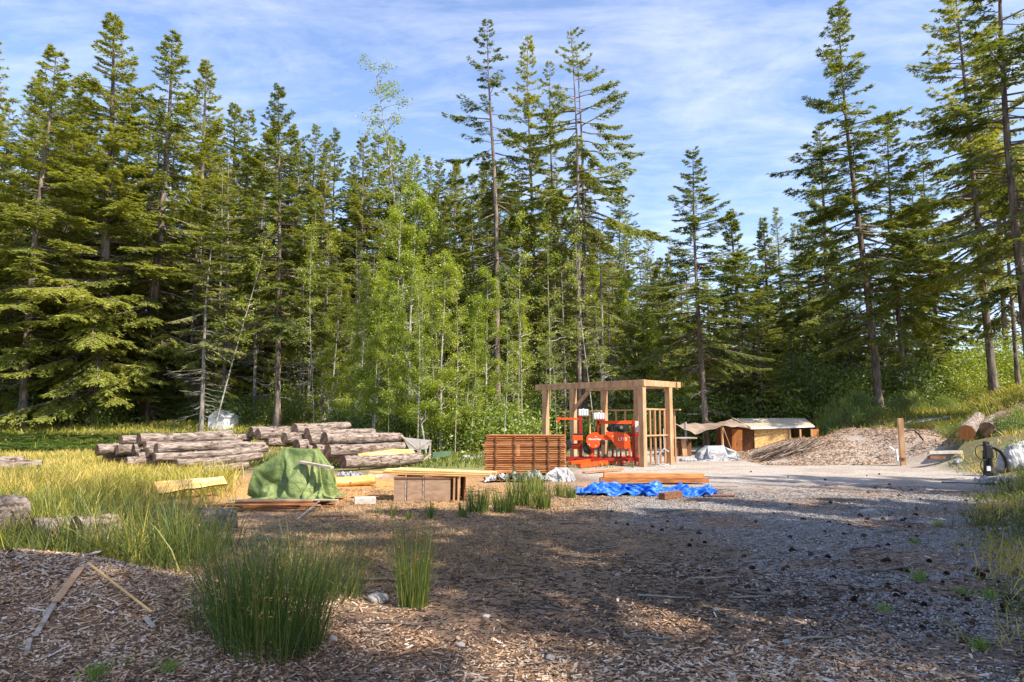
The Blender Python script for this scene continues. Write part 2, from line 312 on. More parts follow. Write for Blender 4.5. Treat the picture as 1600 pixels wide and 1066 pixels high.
M['btarp'] = noisemat('blue_tarp', [(.3, (.004, .055, .34)), (.5, (.008, .12, .58)), (.75, (.05, .26, .78))], 3.5, rough=.4, bump=.8, bscale=9, dist=.02, spec=.5)
M['wtarp'] = noisemat('white_tarp', [(.3, (.10, .11, .13)), (.45, (.30, .31, .33)), (.7, (.46, .46, .46))], 5, rough=.5, bump=.5, bscale=9, dist=.03)
M['brtarp'] = noisemat('tan_canopy', [(.3, (.22, .16, .12)), (.7, (.34, .26, .20))], 2, rough=.7, bump=.1)
M['conc'] = noisemat('concrete', [(.3, (.34, .31, .27)), (.7, (.55, .51, .45))], 9, rough=.9, bump=.3)
M['roofsheet'] = noisemat('faded_roof', [(.3, (.42, .34, .25)), (.5, (.56, .47, .36)), (.7, (.66, .58, .47))], 1.4, rough=.8, bump=.1)
M['rock'] = noisemat('rock', [(.3, (.22, .20, .18)), (.7, (.50, .46, .42))], 6, rough=.95, bump=.6)
M['pipe'] = plainmat('pale_pipe', (.40, .42, .45), .5)
M['greyp'] = plainmat('weathered_panel', (.33, .31, .29), .8)
def endmat():
    m, t, o = newmat('log_end'); tc = N(t, 'ShaderNodeTexCoord'); oi = N(t, 'ShaderNodeObjectInfo')
    w = N(t, 'ShaderNodeTexWave', wave_type='RINGS', rings_direction='X', Scale=9.0, Distortion=2.5, Detail=2.0)
    t.links.new(tc.outputs['Object'], w.inputs['Vector']); n = N(t, 'ShaderNodeTexNoise', Scale=5.0, Detail=5.0); t.links.new(tc.outputs['Object'], n.inputs['Vector'])
    a = N(t, 'ShaderNodeMath', operation='MULTIPLY_ADD'); t.links.new(w.outputs['Fac'], a.inputs[0]); a.inputs[1].default_value = .25; t.links.new(n.outputs[0], a.inputs[2])
    b2 = N(t, 'ShaderNodeMath', operation='MULTIPLY_ADD'); t.links.new(oi.outputs['Random'], b2.inputs[0]); b2.inputs[1].default_value = .25; t.links.new(a.outputs[0], b2.inputs[2])
    c = ramp(t, [(.35, (.035, .02, .014)), (.6, (.10, .052, .032)), (.85, (.23, .135, .08)), (1., (.38, .24, .14))], b2.outputs[0])
    b = N(t, 'ShaderNodeBsdfPrincipled', Roughness=.9); t.links.new(c, b.inputs['Base Color']); t.links.new(b.outputs[0], o.inputs[0]); return m
M['logend'] = endmat()
# ------------------------------------------------------------------ ground
def groundcol(x, y):
    def c(*v): return np.array(v)[None]
    n = fbm(x*.8, y*.8, 31, 4); nb = fbm(x*.25, y*.25, 41, 3); nf = fbm(x*5, y*5, 51, 3)
    def L(a, col, w): w = np.clip(w, 0, 1)[:, None]; return a*(1-w)+col*w
    col = c(.22, .165, .12)*np.ones((len(x), 1))                              # brown earth
    col = L(col, c(.34, .235, .15), ss(n, .45, .6)*.8)
    tan = gs(x, y, -2.0, 13.5, 6.0, 5.0, 4)*ss(y, 7, 12)
    col = L(col, c(.46, .29, .155), tan*(.55+.6*(n-.3)))
    saw = gs(x, y, -4.2, 16.8, 3.8, 3.6, 4)
    col = L(col, c(.66, .36, .12), saw*(.75+.8*(n-.5)))
    dryp = gs(x, y, -1.6, 8.2, 2.2, 1.6, 2); col = L(col, c(.30, .18, .10), dryp*.7)
    e = (nb-.5)*3.0+(n-.5)*1.6                                              # gravel track
    g = ss(x+e, 1.4, 3.4)*ss(y, 3.4, 7.0)
    col = L(col, c(.31, .30, .30), g*(.92-.5*ss(nf, .52, .7)))
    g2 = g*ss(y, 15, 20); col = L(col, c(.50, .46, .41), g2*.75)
    col = L(col, c(.27, .18, .12), g*ss(fbm(x*.9, y*1.8, 77, 4), .50, .60)*.8*(1-.6*ss(y, 13, 17)))
    ch = np.maximum(ss(6.4-y+(n-.5)*2.5, 0, 1.6)*ss(3.3-x, 0, 1.5), gs(x, y, -4.1, 5.6, 2.4, 1.7, 4))
    col = L(col, c(.24, .16, .11), ch*.95)
    lg = ss(-x-.36*y, .3, 1.6)*ss(y, 6.4, 7.6)*(1-ss(y, 38, 44)); lg = lg*(1-saw*.95)
    col = L(col, c(.13, .12, .04), lg*.85)
    lawn = gs(x, y, -4.0, 28.5, 6.5, 6.0, 4); col = L(col, c(.18, .26, .04), lawn*.9)
    be = x-bank_edge(y); bk = ss(be+(n-.5)*1.5, -.3, .9)*ss(y, 3, 5)
    col = L(col, c(.13, .13, .05), bk*(1-ss(y, 24, 28)*.4)*.85)
    md = ss(x, 9.0, 11)*ss(y, 24, 27)*(1-ss(y, 34, 37)); col = L(col, c(.34, .27, .22), md*(.95-.8*ss(nf*.4+n*.6, .52, .66)*0.8))
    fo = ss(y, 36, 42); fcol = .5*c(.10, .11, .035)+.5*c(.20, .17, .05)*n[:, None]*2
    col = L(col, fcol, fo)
    return np.clip(col, 0, 1)
def make_ground():
    nu, nv = 620, 620
    u = np.linspace(-1, 1, nu); v = np.linspace(-1, 1, nv)
    xs = 420*np.sinh(6.2*u)/np.sinh(6.2); ys = 7+np.where(v < 0, 60, 430)*np.sinh(6.0*v)/np.sinh(6.0)
    X, Y = np.meshgrid(xs, ys); x = X.ravel(); y = Y.ravel(); z = H(x, y)
    F = (np.arange(nv-1)[:, None]*nu+np.arange(nu-1)[None]); F = np.stack([F, F+1, F+nu+1, F+nu], -1).reshape(-1, 4)
    mb = MB(); mb.add(np.stack([x, y, z], 1), F, smooth=True)
    m, t, o = newmat('ground_soil')
    a = N(t, 'ShaderNodeAttribute', attribute_name='soil'); tc = N(t, 'ShaderNodeTexCoord')
    n = N(t, 'ShaderNodeTexNoise', Scale=38.0, Detail=8.0, Roughness=.75); t.links.new(tc.outputs['Object'], n.inputs['Vector'])
    vo = N(t, 'ShaderNodeTexVoronoi', Scale=34.0); t.links.new(tc.outputs['Object'], vo.inputs['Vector'])
    v1 = ramp(t, [(.25, (.45, .45, .45)), (.5, (1, 1, 1)), (.75, (1.0, 1.0, 1.0))], n.outputs[0])
    mx = N(t, 'ShaderNodeMixRGB', blend_type='MULTIPLY'); mx.inputs[0].default_value = 1; t.links.new(a.outputs['Color'], mx.inputs[1]); t.links.new(v1, mx.inputs[2])
    v2 = ramp(t, [(0, (.7, .7, .72)), (.6, (1.15, 1.12, 1.08)), (1, (1.6, 1.5, 1.4))], vo.outputs['Color'])
    mx2 = N(t, 'ShaderNodeMixRGB', blend_type='MULTIPLY'); mx2.inputs[0].default_value = 1; t.links.new(mx.outputs[0], mx2.inputs[1]); t.links.new(v2, mx2.inputs[2])
    b = N(t, 'ShaderNodeBsdfPrincipled', Roughness=.95); b.inputs['Specular IOR Level'].default_value = .2; t.links.new(mx2.outputs[0], b.inputs['Base Color'])
    ad = N(t, 'ShaderNodeMath', operation='ADD'); t.links.new(n.outputs[0], ad.inputs[0]); t.links.new(vo.outputs['Distance'], ad.inputs[1])
    bp = N(t, 'ShaderNodeBump', Strength=.9, Distance=.035); t.links.new(ad.outputs[0], bp.inputs['Height']); t.links.new(bp.outputs[0], b.inputs['Normal'])
    t.links.new(b.outputs[0], o.inputs[0])
    me = mb.mesh('ground', m); ca = me.attributes.new('soil', 'FLOAT_COLOR', 'POINT')
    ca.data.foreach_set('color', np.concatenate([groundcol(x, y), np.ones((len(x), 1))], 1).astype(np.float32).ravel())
    tag(link('ground', me), 'bare brown earth and grey gravel of the forest clearing', 'ground', kind='structure')
make_ground()
# ------------------------------------------------------------------ trees
def branch_pts(b, az, L, el, droop, up, n=6, rng=None, wob=.03):
    s = np.linspace(0, 1, n); h = np.array([math.cos(az), math.sin(az), 0])
    P = b+h*(L*s*math.cos(el))[:, None]; P[:, 2] += L*(math.sin(el)*s-droop*s**1.5+up*s**3)
    if rng is not None: P[1:] += rng.normal(0, wob*L*.3, (n-1, 3))
    return P
def make_fir(name, seed, Ht, r0, cb, spread, dens=1.0, el0=-14, el1=38, leafL=.24, leafW=.058, deadn=30, skip=.0, mats=('bark', 'fir'), top=.75, wig=.15, deadL=2.0, lean=0.0, minr=.25, bend=1.0):
    rng = np.random.default_rng(seed); wd = MB(); fo = MB()
    nt_ = 18; t = np.linspace(0, 1, nt_); ph = rng.uniform(0, 6, 4)
    P = np.stack([wig*np.sin(t*4*bend+ph[0])*t+lean*t*t*Ht, wig*np.sin(t*5*bend+ph[1])*t, t*Ht], 1); P[:, 0] -= P[0, 0]; P[:, 1] -= P[0, 1]
    rad = r0*((1-t)**.85*.97+.02)*(1+.35*np.exp(-t*Ht/.5))
    rg = rng.uniform(.9, 1.1, (nt_, 12))
    tube(wd, P, rad, 12, rough=lambda i, a: rg[i])
    def tp(z): return np.array([np.interp(z/Ht, t, P[:, k]) for k in range(3)])
    z = cb*Ht; B = []; TD = []; TL = []; TT = []
    while z < Ht*.988:
        q = (z-cb*Ht)/(Ht*(1-cb)); prof = (1-q)**(top*1.25)*(.6+.4*min(1, q*4))
        L = spread*1.22*prof*rng.uniform(.6, 1.15)+minr*.7; az = rng.uniform(0, 2*math.pi)
        if q < .8: L *= .55+.9*float(vn(z*.22+3*math.cos(az), 2.2*math.sin(az)+z*.05, seed+5))
        z0 = z; z += rng.uniform(.08, .30)*(.55+.6*(1-q))/dens*Ht/28*1.25
        if rng.random() < skip: continue
        el = R(el0+(el1-el0)*q**1.3+rng.normal(0, 7))
        dr = .12+.22*(1-q); pts = branch_pts(tp(z0), az, L, el, dr, .16, 6, rng)
        tube(wd, pts, np.linspace(max(.012, .016*L), .006, 6), 4, caps=False)
        m = int(L/.15)+4; s = rng.uniform(.12 if L < 1.5 else .22, 1, m)**.85; s[:2] = .97
        bt = rng.uniform(-.12, .12)
        for side in (-1, 1):
            b = np.stack([np.interp(s, np.linspace(0, 1, 6), pts[:, k]) for k in range(3)], 1)
            g = np.stack([np.interp(np.minimum(s+.1, 1), np.linspace(0, 1, 6), pts[:, k])-np.interp(s-.1, np.linspace(0, 1, 6), pts[:, k]) for k in range(3)], 1)
            g = unit(g); pr = np.cross(g, [0, 0, 1.0]); pr = unit(pr)
            td = unit(g*rng.uniform(.5, 1.1, (m, 1))+side*pr*rng.uniform(.5, 1.0, (m, 1))+np.array([0, 0, -1])*rng.uniform(.0, .35, (m, 1)))
            tl = (L*.36*(1.08-s)**.7*np.minimum(1, s*2.5)+.10)*rng.uniform(.6, 1.15, m)*(1-.45*q)
            B.append(b); TD.append(td); TL.append(tl); TT.append(np.full(m, bt))
    B = np.concatenate(B); TD = np.concatenate(TD); TL = np.concatenate(TL); TT = np.concatenate(TT)
    cnt = np.maximum(2, (TL/.068).astype(int)); idx = np.repeat(np.arange(len(B)), cnt)
    f = rng.uniform(0, 1, len(idx)); p = B[idx]+TD[idx]*(TL[idx]*f)[:, None]; p[:, 2] -= .18*(TL[idx]*f)**2
    for side in (-1, 1):
        pr = unit(np.cross(TD[idx], [0, 0, 1.0])); d = TD[idx]*.9+side*pr*rng.uniform(.2, .9, (len(idx), 1))+rng.normal(0, .18, (len(idx), 3)); d[:, 2] -= .15
        u = np.cross(d, [0, 0, 1.0])+rng.normal(0, .45, (len(idx), 3))
        leaves(fo, p, d, u, leafL*rng.uniform(.6, 1.2, len(idx)), leafW*rng.uniform(.7, 1.3, len(idx)), .45+TT[idx]+rng.normal(0, .13, len(idx))+.10*f)
    for k in range(deadn):                       # bare dead limbs below the crown
        z = rng.uniform(.08, cb+.12)*Ht; L = deadL*rng.uniform(.3, 1.0); az = rng.uniform(0, 6.28)
        pts = branch_pts(tp(z), az, L, R(rng.uniform(-25, 12)), .15, .1, 6, rng, .08)
        tube(wd, pts, np.linspace(.024, .007, 6), 4, caps=False, mat=1)
        for j in range(3):
            q0 = pts[rng.integers(2, 5)]; tube(wd, branch_pts(q0, az+rng.uniform(-1, 1), L*.35, R(rng.uniform(-30, 10)), .1, 0, 4, rng, .1), np.linspace(.012, .005, 4), 3, caps=False, mat=1)
    root = thing(name, '', 'tree'); wd.obj('trunk', [M[mats[0]], M['deadlimb']], root); fo.obj('crown', M[mats[1]], root)
    root['h'] = Ht; return root
def make_alder(name, seed, Ht, r0, lean, spread, nb=26, leaf=.13, cb=.3, mats=('palebark', 'alder'), cl=70, sparse=1.0, curve=0.0):
    rng = np.random.default_rng(seed); wd = MB(); fo = MB(); t = np.linspace(0, 1, 16); ph = rng.uniform(0, 6, 2)
    P = np.stack([lean*Ht*t+curve*Ht*t*t+.012*Ht*np.sin(5*t+ph[0])*t, .012*Ht*np.sin(6*t+ph[1])*t, Ht*t*(1-.03*abs(lean))], 1)
    tube(wd, P, r0*((1-t)**.8*.95+.04), 8)
    for k in range(nb):
        q = cb+(1-cb)*(k+rng.uniform(0, .9))/nb; b = np.array([np.interp(q, t, P[:, j]) for j in range(3)])
        L = spread*(1.05-.75*((q-cb)/(1-cb)))*rng.uniform(.6, 1.15); az = rng.uniform(0, 6.28)
        pts = branch_pts(b, az, L, R(rng.uniform(20, 50)), .22, .05, 7, rng, .09); tube(wd, pts, np.linspace(.018*L+.006, .006, 7), 4, caps=False)
        for j in range(6):
            q0 = pts[rng.integers(2, 7)]; a2 = az+rng.normal(0, .9); l2 = L*rng.uniform(.2, .5)
            p2 = branch_pts(q0, a2, l2, R(rng.uniform(-10, 50)), .2, .0, 5, rng, .1); tube(wd, p2, np.linspace(.010, .004, 5), 3, caps=False)
            n = int(cl*sparse*rng.uniform(.4, 1.3)*max(.5, l2)); 
            if n < 3: continue
            s = rng.uniform(0, 1, n); c = np.stack([np.interp(s, np.linspace(0, 1, 5), p2[:, i]) for i in range(3)], 1)+rng.normal(0, .16, (n, 3))
            d = rng.normal(0, 1, (n, 3)); d[:, 2] = -abs(d[:, 2])*.4; u = rng.normal(0, 1, (n, 3)); u[:, 2] *= .4
            leaves(fo, c, d, u, leaf*rng.uniform(.6, 1.2, n), leaf*.75*rng.uniform(.6, 1.2, n), .5+rng.normal(0, .18, n)+rng.normal(0, .1))
    root = thing(name, '', 'tree'); wd.obj('trunk', M[mats[0]], root); fo.obj('crown', M[mats[1]], root); root['h'] = Ht; return root
def make_bush(name, seed, rad, ht, n=4500, leaf=.11, mat='bush', lumps=26, narrow=False):
    rng = np.random.default_rng(seed); wd = MB(); fo = MB()
    for k in range(lumps):
        az = rng.uniform(0, 6.28); r = rad*math.sqrt(rng.random())*.85; z = ht*rng.uniform(.12, 1.0)*(1-.5*(r/rad)**2)
        c = np.array([r*math.cos(az), r*math.sin(az), z]); tube(wd, np.array([[c[0]*.15, c[1]*.15, 0], [c[0]*.6, c[1]*.6, z*.55], c]), [.02, .014, .006], 4, caps=False)
        m = int(n/lumps*rng.uniform(.5, 1.5)); sg = rad*.20*rng.uniform(.6, 1.3); p = c+rng.normal(0, 1, (m, 3))*np.array([sg, sg, sg*.8]); p[:, 2] = np.abs(p[:, 2])
        d = rng.normal(0, 1, (m, 3)); 
        if narrow: d[:, 2] = abs(d[:, 2])*2.0+.6
        else: d[:, 2] -= .3
        leaves(fo, p, d, rng.normal(0, 1, (m, 3)), leaf*rng.uniform(.6, 1.3, m), leaf*(.12 if narrow else .55)*rng.uniform(.7, 1.2, m), .5+rng.normal(0, .16, m)+rng.normal(0, .14))
    root = thing(name, '', 'shrub'); wd.obj('stems', M['deadlimb'], root); fo.obj('foliage', M[mat], root); root['h'] = ht; return root
PR = {}
PR['F1'] = make_fir('fir_tree', 1, 28, .36, .08, 4.9, 2.0, deadn=16, skip=.02)
PR['F2'] = make_fir('fir_tree', 2, 29, .25, .34, 4.7, 1.0, el0=-22, el1=30, deadn=46, skip=.22, deadL=2.4, wig=.3, bend=1.3)
PR['F3'] = make_fir('fir_tree', 3, 28, .20, .42, 4.6, .75, el0=-20, el1=35, deadn=34, skip=.30, deadL=1.8, wig=.25, top=.6)
PR['F4'] = make_fir('fir_tree', 4, 14, .18, .06, 3.2, 1.6, el0=-10, el1=45, deadn=8, skip=.04, leafL=.2, minr=.15, top=.95)
PR['F5'] = make_fir('fir_tree', 5, 27, .33, .12, 4.9, 1.8, el0=-20, el1=34, deadn=26, skip=.08)
PR['F6'] = make_fir('fir_tree', 6, 26, .22, .26, 4.4, 1.6, el0=-12, el1=36, deadn=30, skip=.10)
PR['F7'] = make_fir('fir_tree', 7, 16, .13, .34, 1.9, .62, mats=('greybark', 'firlit'), deadn=70, deadL=1.9, skip=.15, leafL=.2, leafW=.05)
PR['F8'] = make_fir('fir_tree', 8, 27, .22, .18, 4.4, 1.75, el0=-16, el1=32, deadn=30, skip=.14, wig=.3)
PR['A1'] = make_alder('alder_tree', 11, 17, .13, .06, 3.1, 50, cb=.10, cl=150)
PR['A2'] = make_alder('alder_tree', 12, 13, .09, -.14, 2.4, 36, curve=-.1, cb=.12, cl=150)
PR['A3'] = make_alder('alder_tree', 13, 24, .12, -.08, 3.3, 48, sparse=.42, cb=.3)
PR['A4'] = make_alder('alder_tree', 14, 15, .055, .10, 1.6, 22, sparse=.5, cb=.3)
PR['B1'] = make_bush('leafy_shrub', 21, 1.7, 2.2, 5200)
PR['B2'] = make_bush('leafy_shrub', 22, 1.3, 1.5, 4000, .10)
PR['B3'] = make_bush('broom_shrub', 23, 1.4, 1.7, 3800, .20, 'bush', 30, True)
used = set()
def place(kind, px, d, ht, label, group=None, rz=None, wide=1.0, lean=(0, 0), cat=None, name=None, top_py=None):
    p = onx(px, d); 
    if top_py is not None: ht = at(px, top_py, d).z-p.z
    src = PR[kind]; s = ht/src['h']; rz = random.uniform(0, 6.28) if rz is None else rz; w = s*wide
    rot = (lean[1], lean[0], rz)
    loc = (p.x, p.y, p.z-.05)
    if kind not in used:
        used.add(kind); o = src; o.location = loc; o.rotation_euler = rot; o.scale = (w, w, s); o['label'] = label
        if group: o['group'] = group
    else: o = copy_thing(src, loc, sc=(w, w, s), label=label, rot=rot)
    if group: o['group'] = group
    elif 'group' in o: del o['group']
    if name: o.name = name
    if cat: o['category'] = cat
    return o
random.seed(5)
ORD = 'first second third fourth fifth sixth seventh eighth ninth tenth eleventh twelfth thirteenth fourteenth fifteenth sixteenth seventeenth eighteenth nineteenth twentieth twenty-first twenty-second twenty-third twenty-fourth twenty-fifth twenty-sixth'.split()
# (kind, base px, distance, top py, width, lean, label)
hero = [
 ('F1', 150, 43, 22, 1.22, 0.01, 'tallest dark fir at the left, its tip highest above the ferns'),
 ('F5', 232, 45, 52, 1.22, 0.015, 'broad dark fir with a thick bare trunk above the left end of the log pile'),
 ('F1', 300, 52, 95, 1.1, 0, 'dense fir with a rounded shoulder between the broad fir and the lone tapered fir'),
 ('F8', 40, 41, 70, 1.34, 0, 'tall fir at the left edge of the photo above the ferns'),
 ('F5', -60, 42, 40, 1.1, 0, 'fir half cut off by the left edge of the photo'),
 ('F1', 85, 50, 130, 1.0, 0, 'dark fir filling the gap behind the two leftmost firs'),
 ('F7', 318, 39, 330, 1.25, 0, 'small pale lichen covered fir with bare grey lower limbs behind the left log pile'),
 ('F6', 436, 41, 135, 1.1, .03, 'lone tapered fir with a straight bare trunk and dead limbs behind the log piles'),
 ('F2', 779, 45, 42, 1.0, -.045, 'tall thin fir with layered boughs and a slightly crooked trunk, left of the timber frame'),
 ('F8', 838, 52, 50, .82, -.015, 'tall fir directly behind the left end of the timber frame'),
 ('F2', 866, 50, 95, .8, -.01, 'slender fir between the two tall pairs behind the timber frame'),
 ('F3', 906, 44, 48, .95, -.02, 'tall thin bare trunked fir, left one of the close pair behind the sawmill'),
 ('F3', 914, 47, 68, 1.05, -.012, 'tall thin bare trunked fir, right one of the close pair behind the sawmill'),
 ('F6', 1101, 34, 222, 1.2, -.03, 'pointed fir with a clear pink brown trunk beside the tan canopy'),
 ('F4', 1158, 52, 325, 1.2, 0, 'narrow pointed fir, left one of two small spires above the shed'),
 ('F4', 1203, 56, 338, 1.1, 0, 'narrow pointed fir, right one of two small spires above the shed'),
 ('F8', 1372, 37, -4, 1.15, -.035, 'tallest fir right of centre with a clean grey trunk rising from the grassy bank'),
 ('F6', 1412, 41, 170, 1.1, -.03, 'fir with a bare trunk just right of the tallest bank fir'),
 ('F5', 1300, 52, 190, 1.0, 0, 'dark fir behind the left side of the tallest bank fir'),
 ('F8', 1472, 47, 225, 1.1, -.01, 'dark fir with drooping boughs between the bank firs and the right edge'),
 ('F6', 1445, 55, 265, 1.1, 0, 'fir in the back row behind the bank firs'),
 ('F8', 1612, 31, -190, 1.1, -.02, 'huge near fir overhanging the right edge of the photo'),
 ('F6', 1552, 38, -60, 1.0, -.015, 'full crowned fir just left of the huge one at the right edge'),
 ('F8', 1575, 46, 60, .95, -.02, 'fir standing behind the huge near fir at the right edge'),
 ('F3', 1590, 38, 100, .9, -.02, 'fir with a dark bare trunk at the right edge above the big logs'),
 ('F6', 1270, 60, 330, .9, 0, 'dark fir left of the bank firs, above the shed roof'),
 ('F4', 1190, 40, 450, 1.25, 0, 'low bushy fir growing right behind the shed'),
 ('F4', 1240, 44, 500, 1.2, 0, 'short spreading fir behind the right end of the shed'),
 ('F4', 1330, 46, 430, 1.2, 0, 'young fir under the bank firs, above the broom bushes'),
 ('F4', 1450, 44, 470, 1.35, 0, 'young fir under the bank firs, left of the big logs'),
 ('F4', 1140, 42, 470, 1.2, 0, 'young green fir behind the tan canopy'),
 ('F4', 1030, 46, 400, 1.1, 0, 'green fir between the timber frame and the pointed fir'),
 ('F7', 1005, 48, 370, 1.0, 0, 'thin pale fir just behind the right end of the timber frame'),
 ('A3', 655, 40, 112, 1.15, -.03, 'tall half bare alder with twiggy yellow crown against the sky'),
 ('A1', 615, 34, 330, 1.0, -.04, 'bright yellow green alder above the right log pile'),
 ('A1', 690, 33, 400, 1.0, 0.02, 'bright leafy alder between the log pile and the cedar board stack'),
 ('A2', 668, 31, 440, .9, -.05, 'slim leaning alder with a pale trunk behind the grey ramp'),
 ('A2', 728, 35, 470, 1.0, .10, 'bushy alder leaning right beside the crooked fir'),
 ('A1', 640, 36, 300, 1.0, .02, 'tall leafy alder just right of the half bare one'),
 ('A2', 585, 33, 450, 1.1, .03, 'short bright alder behind the right end of the log pile'),
 ('A1', 760, 37, 420, 1.0, -.05, 'bright alder behind the cedar board stack'),
 ('A1', 515, 41, 430, .9, .02, 'yellow green alder above the middle of the right log pile'),
 ('A1', 940, 50, 420, 1.1, 0, 'bright alder seen between the posts of the shelter'),
 ('A2', 1060, 44, 480, 1.1, 0, 'leafy alder behind the right post of the shelter'),
 ('A1', 560, 38, 420, .9, 0, 'leafy alder behind the middle of the right log pile'),
 ('A2', 800, 40, 480, .9, .05, 'small leafy alder left of the timber frame'),
 ('A1', 985, 47, 440, .9, -.05, 'yellow green alder behind the sawmill'),
]
for k, px, d, tp_, w, ln, lab in hero:
    place(k, px, d, 0, lab, None, wide=w, lean=(ln, random.uniform(-.01, .01)), top_py=tp_)
# pale thin alder poles in the middle
for i, px in enumerate([340, 478, 490, 502, 520, 545, 572, 598, 628, 640, 650, 662, 700, 722, 745, 805, 818, 858, 930, 948, 962, 1012]):
    d = random.uniform(38, 50); o = place('A4', px+random.uniform(-4, 4), d, 0, ORD[i]+' thin pale alder pole from the left among the firs', 'thin pale alder poles among the firs', wide=random.uniform(.8, 1.2), lean=(random.uniform(-.14, .10), random.uniform(-.05, .05)), top_py=random.uniform(330, 480))
for i, px in enumerate([10, 110, 300, 335, 352, 395, 470, 486, 505, 530, 552, 575, 880, 935, 955]):
    d = random.uniform(42, 50); place('F7', px+random.uniform(-5, 5), d, 0, ORD[i]+' slender lichen grey fir from the left inside the wood', 'slender grey firs inside the wood', wide=random.uniform(.8, 1.1), lean=(random.uniform(-.02, .02), 0), top_py=random.uniform(230, 400))
for i, px in enumerate([583, 612, 636, 655, 668, 684, 712, 735, 790, 812, 846, 872]):
    place('A4', px+random.uniform(-3, 3), random.uniform(30, 33.5) if px < 800 else random.uniform(33, 38), 0, ORD[i]+' pale bare pole from the left in front of the alders', 'pale poles in front of the alders', wide=random.uniform(.8, 1.0), lean=(random.choice([-.16, -.1, -.05, .03, .12]), 0), top_py=random.uniform(420, 540))
# filler forest: two back rows and the hillside
def filler(n, px0, px1, d0, d1, t0, t1, kinds, lab, grp, wide=(.85, 1.1), jit=28):
    for i in range(n):
        px = px0+(px1-px0)*(i+random.uniform(.1, .9))/n; d = random.uniform(d0, d1)
        f = (px-px0)/(px1-px0); tpy = t0+(t1-t0)*f+random.uniform(-jit, jit)
        place(random.choice(kinds), px, d, 0, ORD[i]+' '+lab+', counted from the left', grp, wide=random.uniform(*wide), lean=(random.uniform(-.015, .015), 0), top_py=tpy)
filler(19, -120, 420, 54, 64, 120, 190, ['F1', 'F5', 'F8', 'F1'], 'dense fir in the second row of the left wood', 'firs in the second row on the left')
filler(18, 400, 790, 56, 66, 205, 265, ['F6', 'F8', 'F1', 'F5'], 'fir in the row behind the alders', 'firs in the second row in the middle')
filler(12, 640, 1060, 58, 72, 300, 390, ['F6', 'F8', 'F1', 'F4'], 'fir low behind the timber frame', 'firs behind the timber frame')
filler(26, -150, 1000, 82, 118, 200, 290, ['F1', 'F5', 'F1', 'F6'], 'fir on the wooded slope behind the clearing', 'firs on the far wooded slope', (1.0, 1.3), 22)
filler(16, 900, 1300, 66, 95, 380, 470, ['F1', 'F5', 'F4'], 'fir low on the far slope above the shed', 'low firs above the shed', (1.0, 1.3), 18)
filler(11, 1220, 1462, 54, 75, 340, 470, ['F5', 'F1', 'F8'], 'dark fir in the back row behind the grassy bank', 'back row firs behind the bank', (.9, 1.1), 35)
filler(9, 1230, 1455, 46, 52, 520, 560, ['F4'], 'short dense fir under the tall bank firs', 'short firs under the bank firs', (1.2, 1.6), 25)
filler(13, -110, 330, 40, 50, 400, 500, ['F4', 'F4', 'F7'], 'young fir under the tall left firs', 'young firs in the left wood', (1.1, 1.4), 60)
# undergrowth
def shrubs(n, px0, px1, d0, d1, h0, h1, kinds, lab, grp, wide=(.9, 1.3)):
    for i in range(n):
        px = px0+(px1-px0)*(i+random.uniform(.1, .9))/n
        k = random.choice(kinds); place(k, px, random.uniform(d0, d1), random.uniform(h0, h1), ORD[i]+' '+lab+', counted from the left', grp, wide=random.uniform(*wide))
shrubs(14, 540, 800, 33, 40, 1.5, 3.2, ['B1', 'B2'], 'bright leafy shrub at the foot of the alders', 'shrubs at the foot of the alders')
shrubs(16, -40, 560, 42, 50, 1.5, 3.5, ['B1', 'B2'], 'leafy shrub on the floor of the left wood', 'shrubs in the left wood')
shrubs(12, 780, 1120, 40, 50, 1.5, 3.0, ['B1', 'B2'], 'leafy shrub behind the timber frame', 'shrubs behind the timber frame')
shrubs(14, 1100, 1480, 40, 46, 2.0, 3.6, ['B1', 'B2'], 'leafy shrub under the firs behind the shed and bank', 'shrubs behind the shed and bank')
shrubs(16, 400, 1050, 50, 60, 3.0, 6.0, ['B1'], 'tall leafy shrub deep in the wood', 'tall shrubs deep in the wood', (.8, 1.1))
for i, (px, d, h) in enumerate([(1262, 35, .8), (1288, 34.5, 1.2), (1312, 35, 1.6), (1342, 36, 1.3), (1366, 34.5, .6), (1398, 36, 1.1), (1428, 37, 1.0), (1480, 36, .9)]):
    place('B3', px, d, h, ORD[i]+' from the left of the feathery green broom bushes on the grassy bank', 'broom bushes on the bank')
for i, (px, d, h) in enumerate([(1500, 44, 3.2), (1515, 40, 1.9), (1530, 46, 3.6), (1545, 41, 2.4), (1562, 44, 3.4), (1585, 42, 2.2)]):
    o = place('B1', px, d, h, ORD[i]+' from the left of the pale yellow green shrubs behind the big logs', 'sunlit shrubs behind the big logs', wide=1.1)
    for c in o.children:
        if c.name.startswith('foliage'):
            if 'pale_shrub' not in bpy.data.meshes: md_ = c.data.copy(); md_.name = 'pale_shrub'; md_.materials[0] = M['alder']
            c.data = bpy.data.meshes['pale_shrub']
for i, (px, d, h) in enumerate([(1478, 26.5, .7), (1520, 27, .9), (1540, 25.5, 1.0), (1570, 24, .9), (1588, 20, .8), (1597, 26, 1.2), (1610, 15, .6)]):
    place('B2', px, d, h, ORD[i]+' low leafy weed bush from the left on the right bank', 'weed bushes on the right bank', wide=.7)
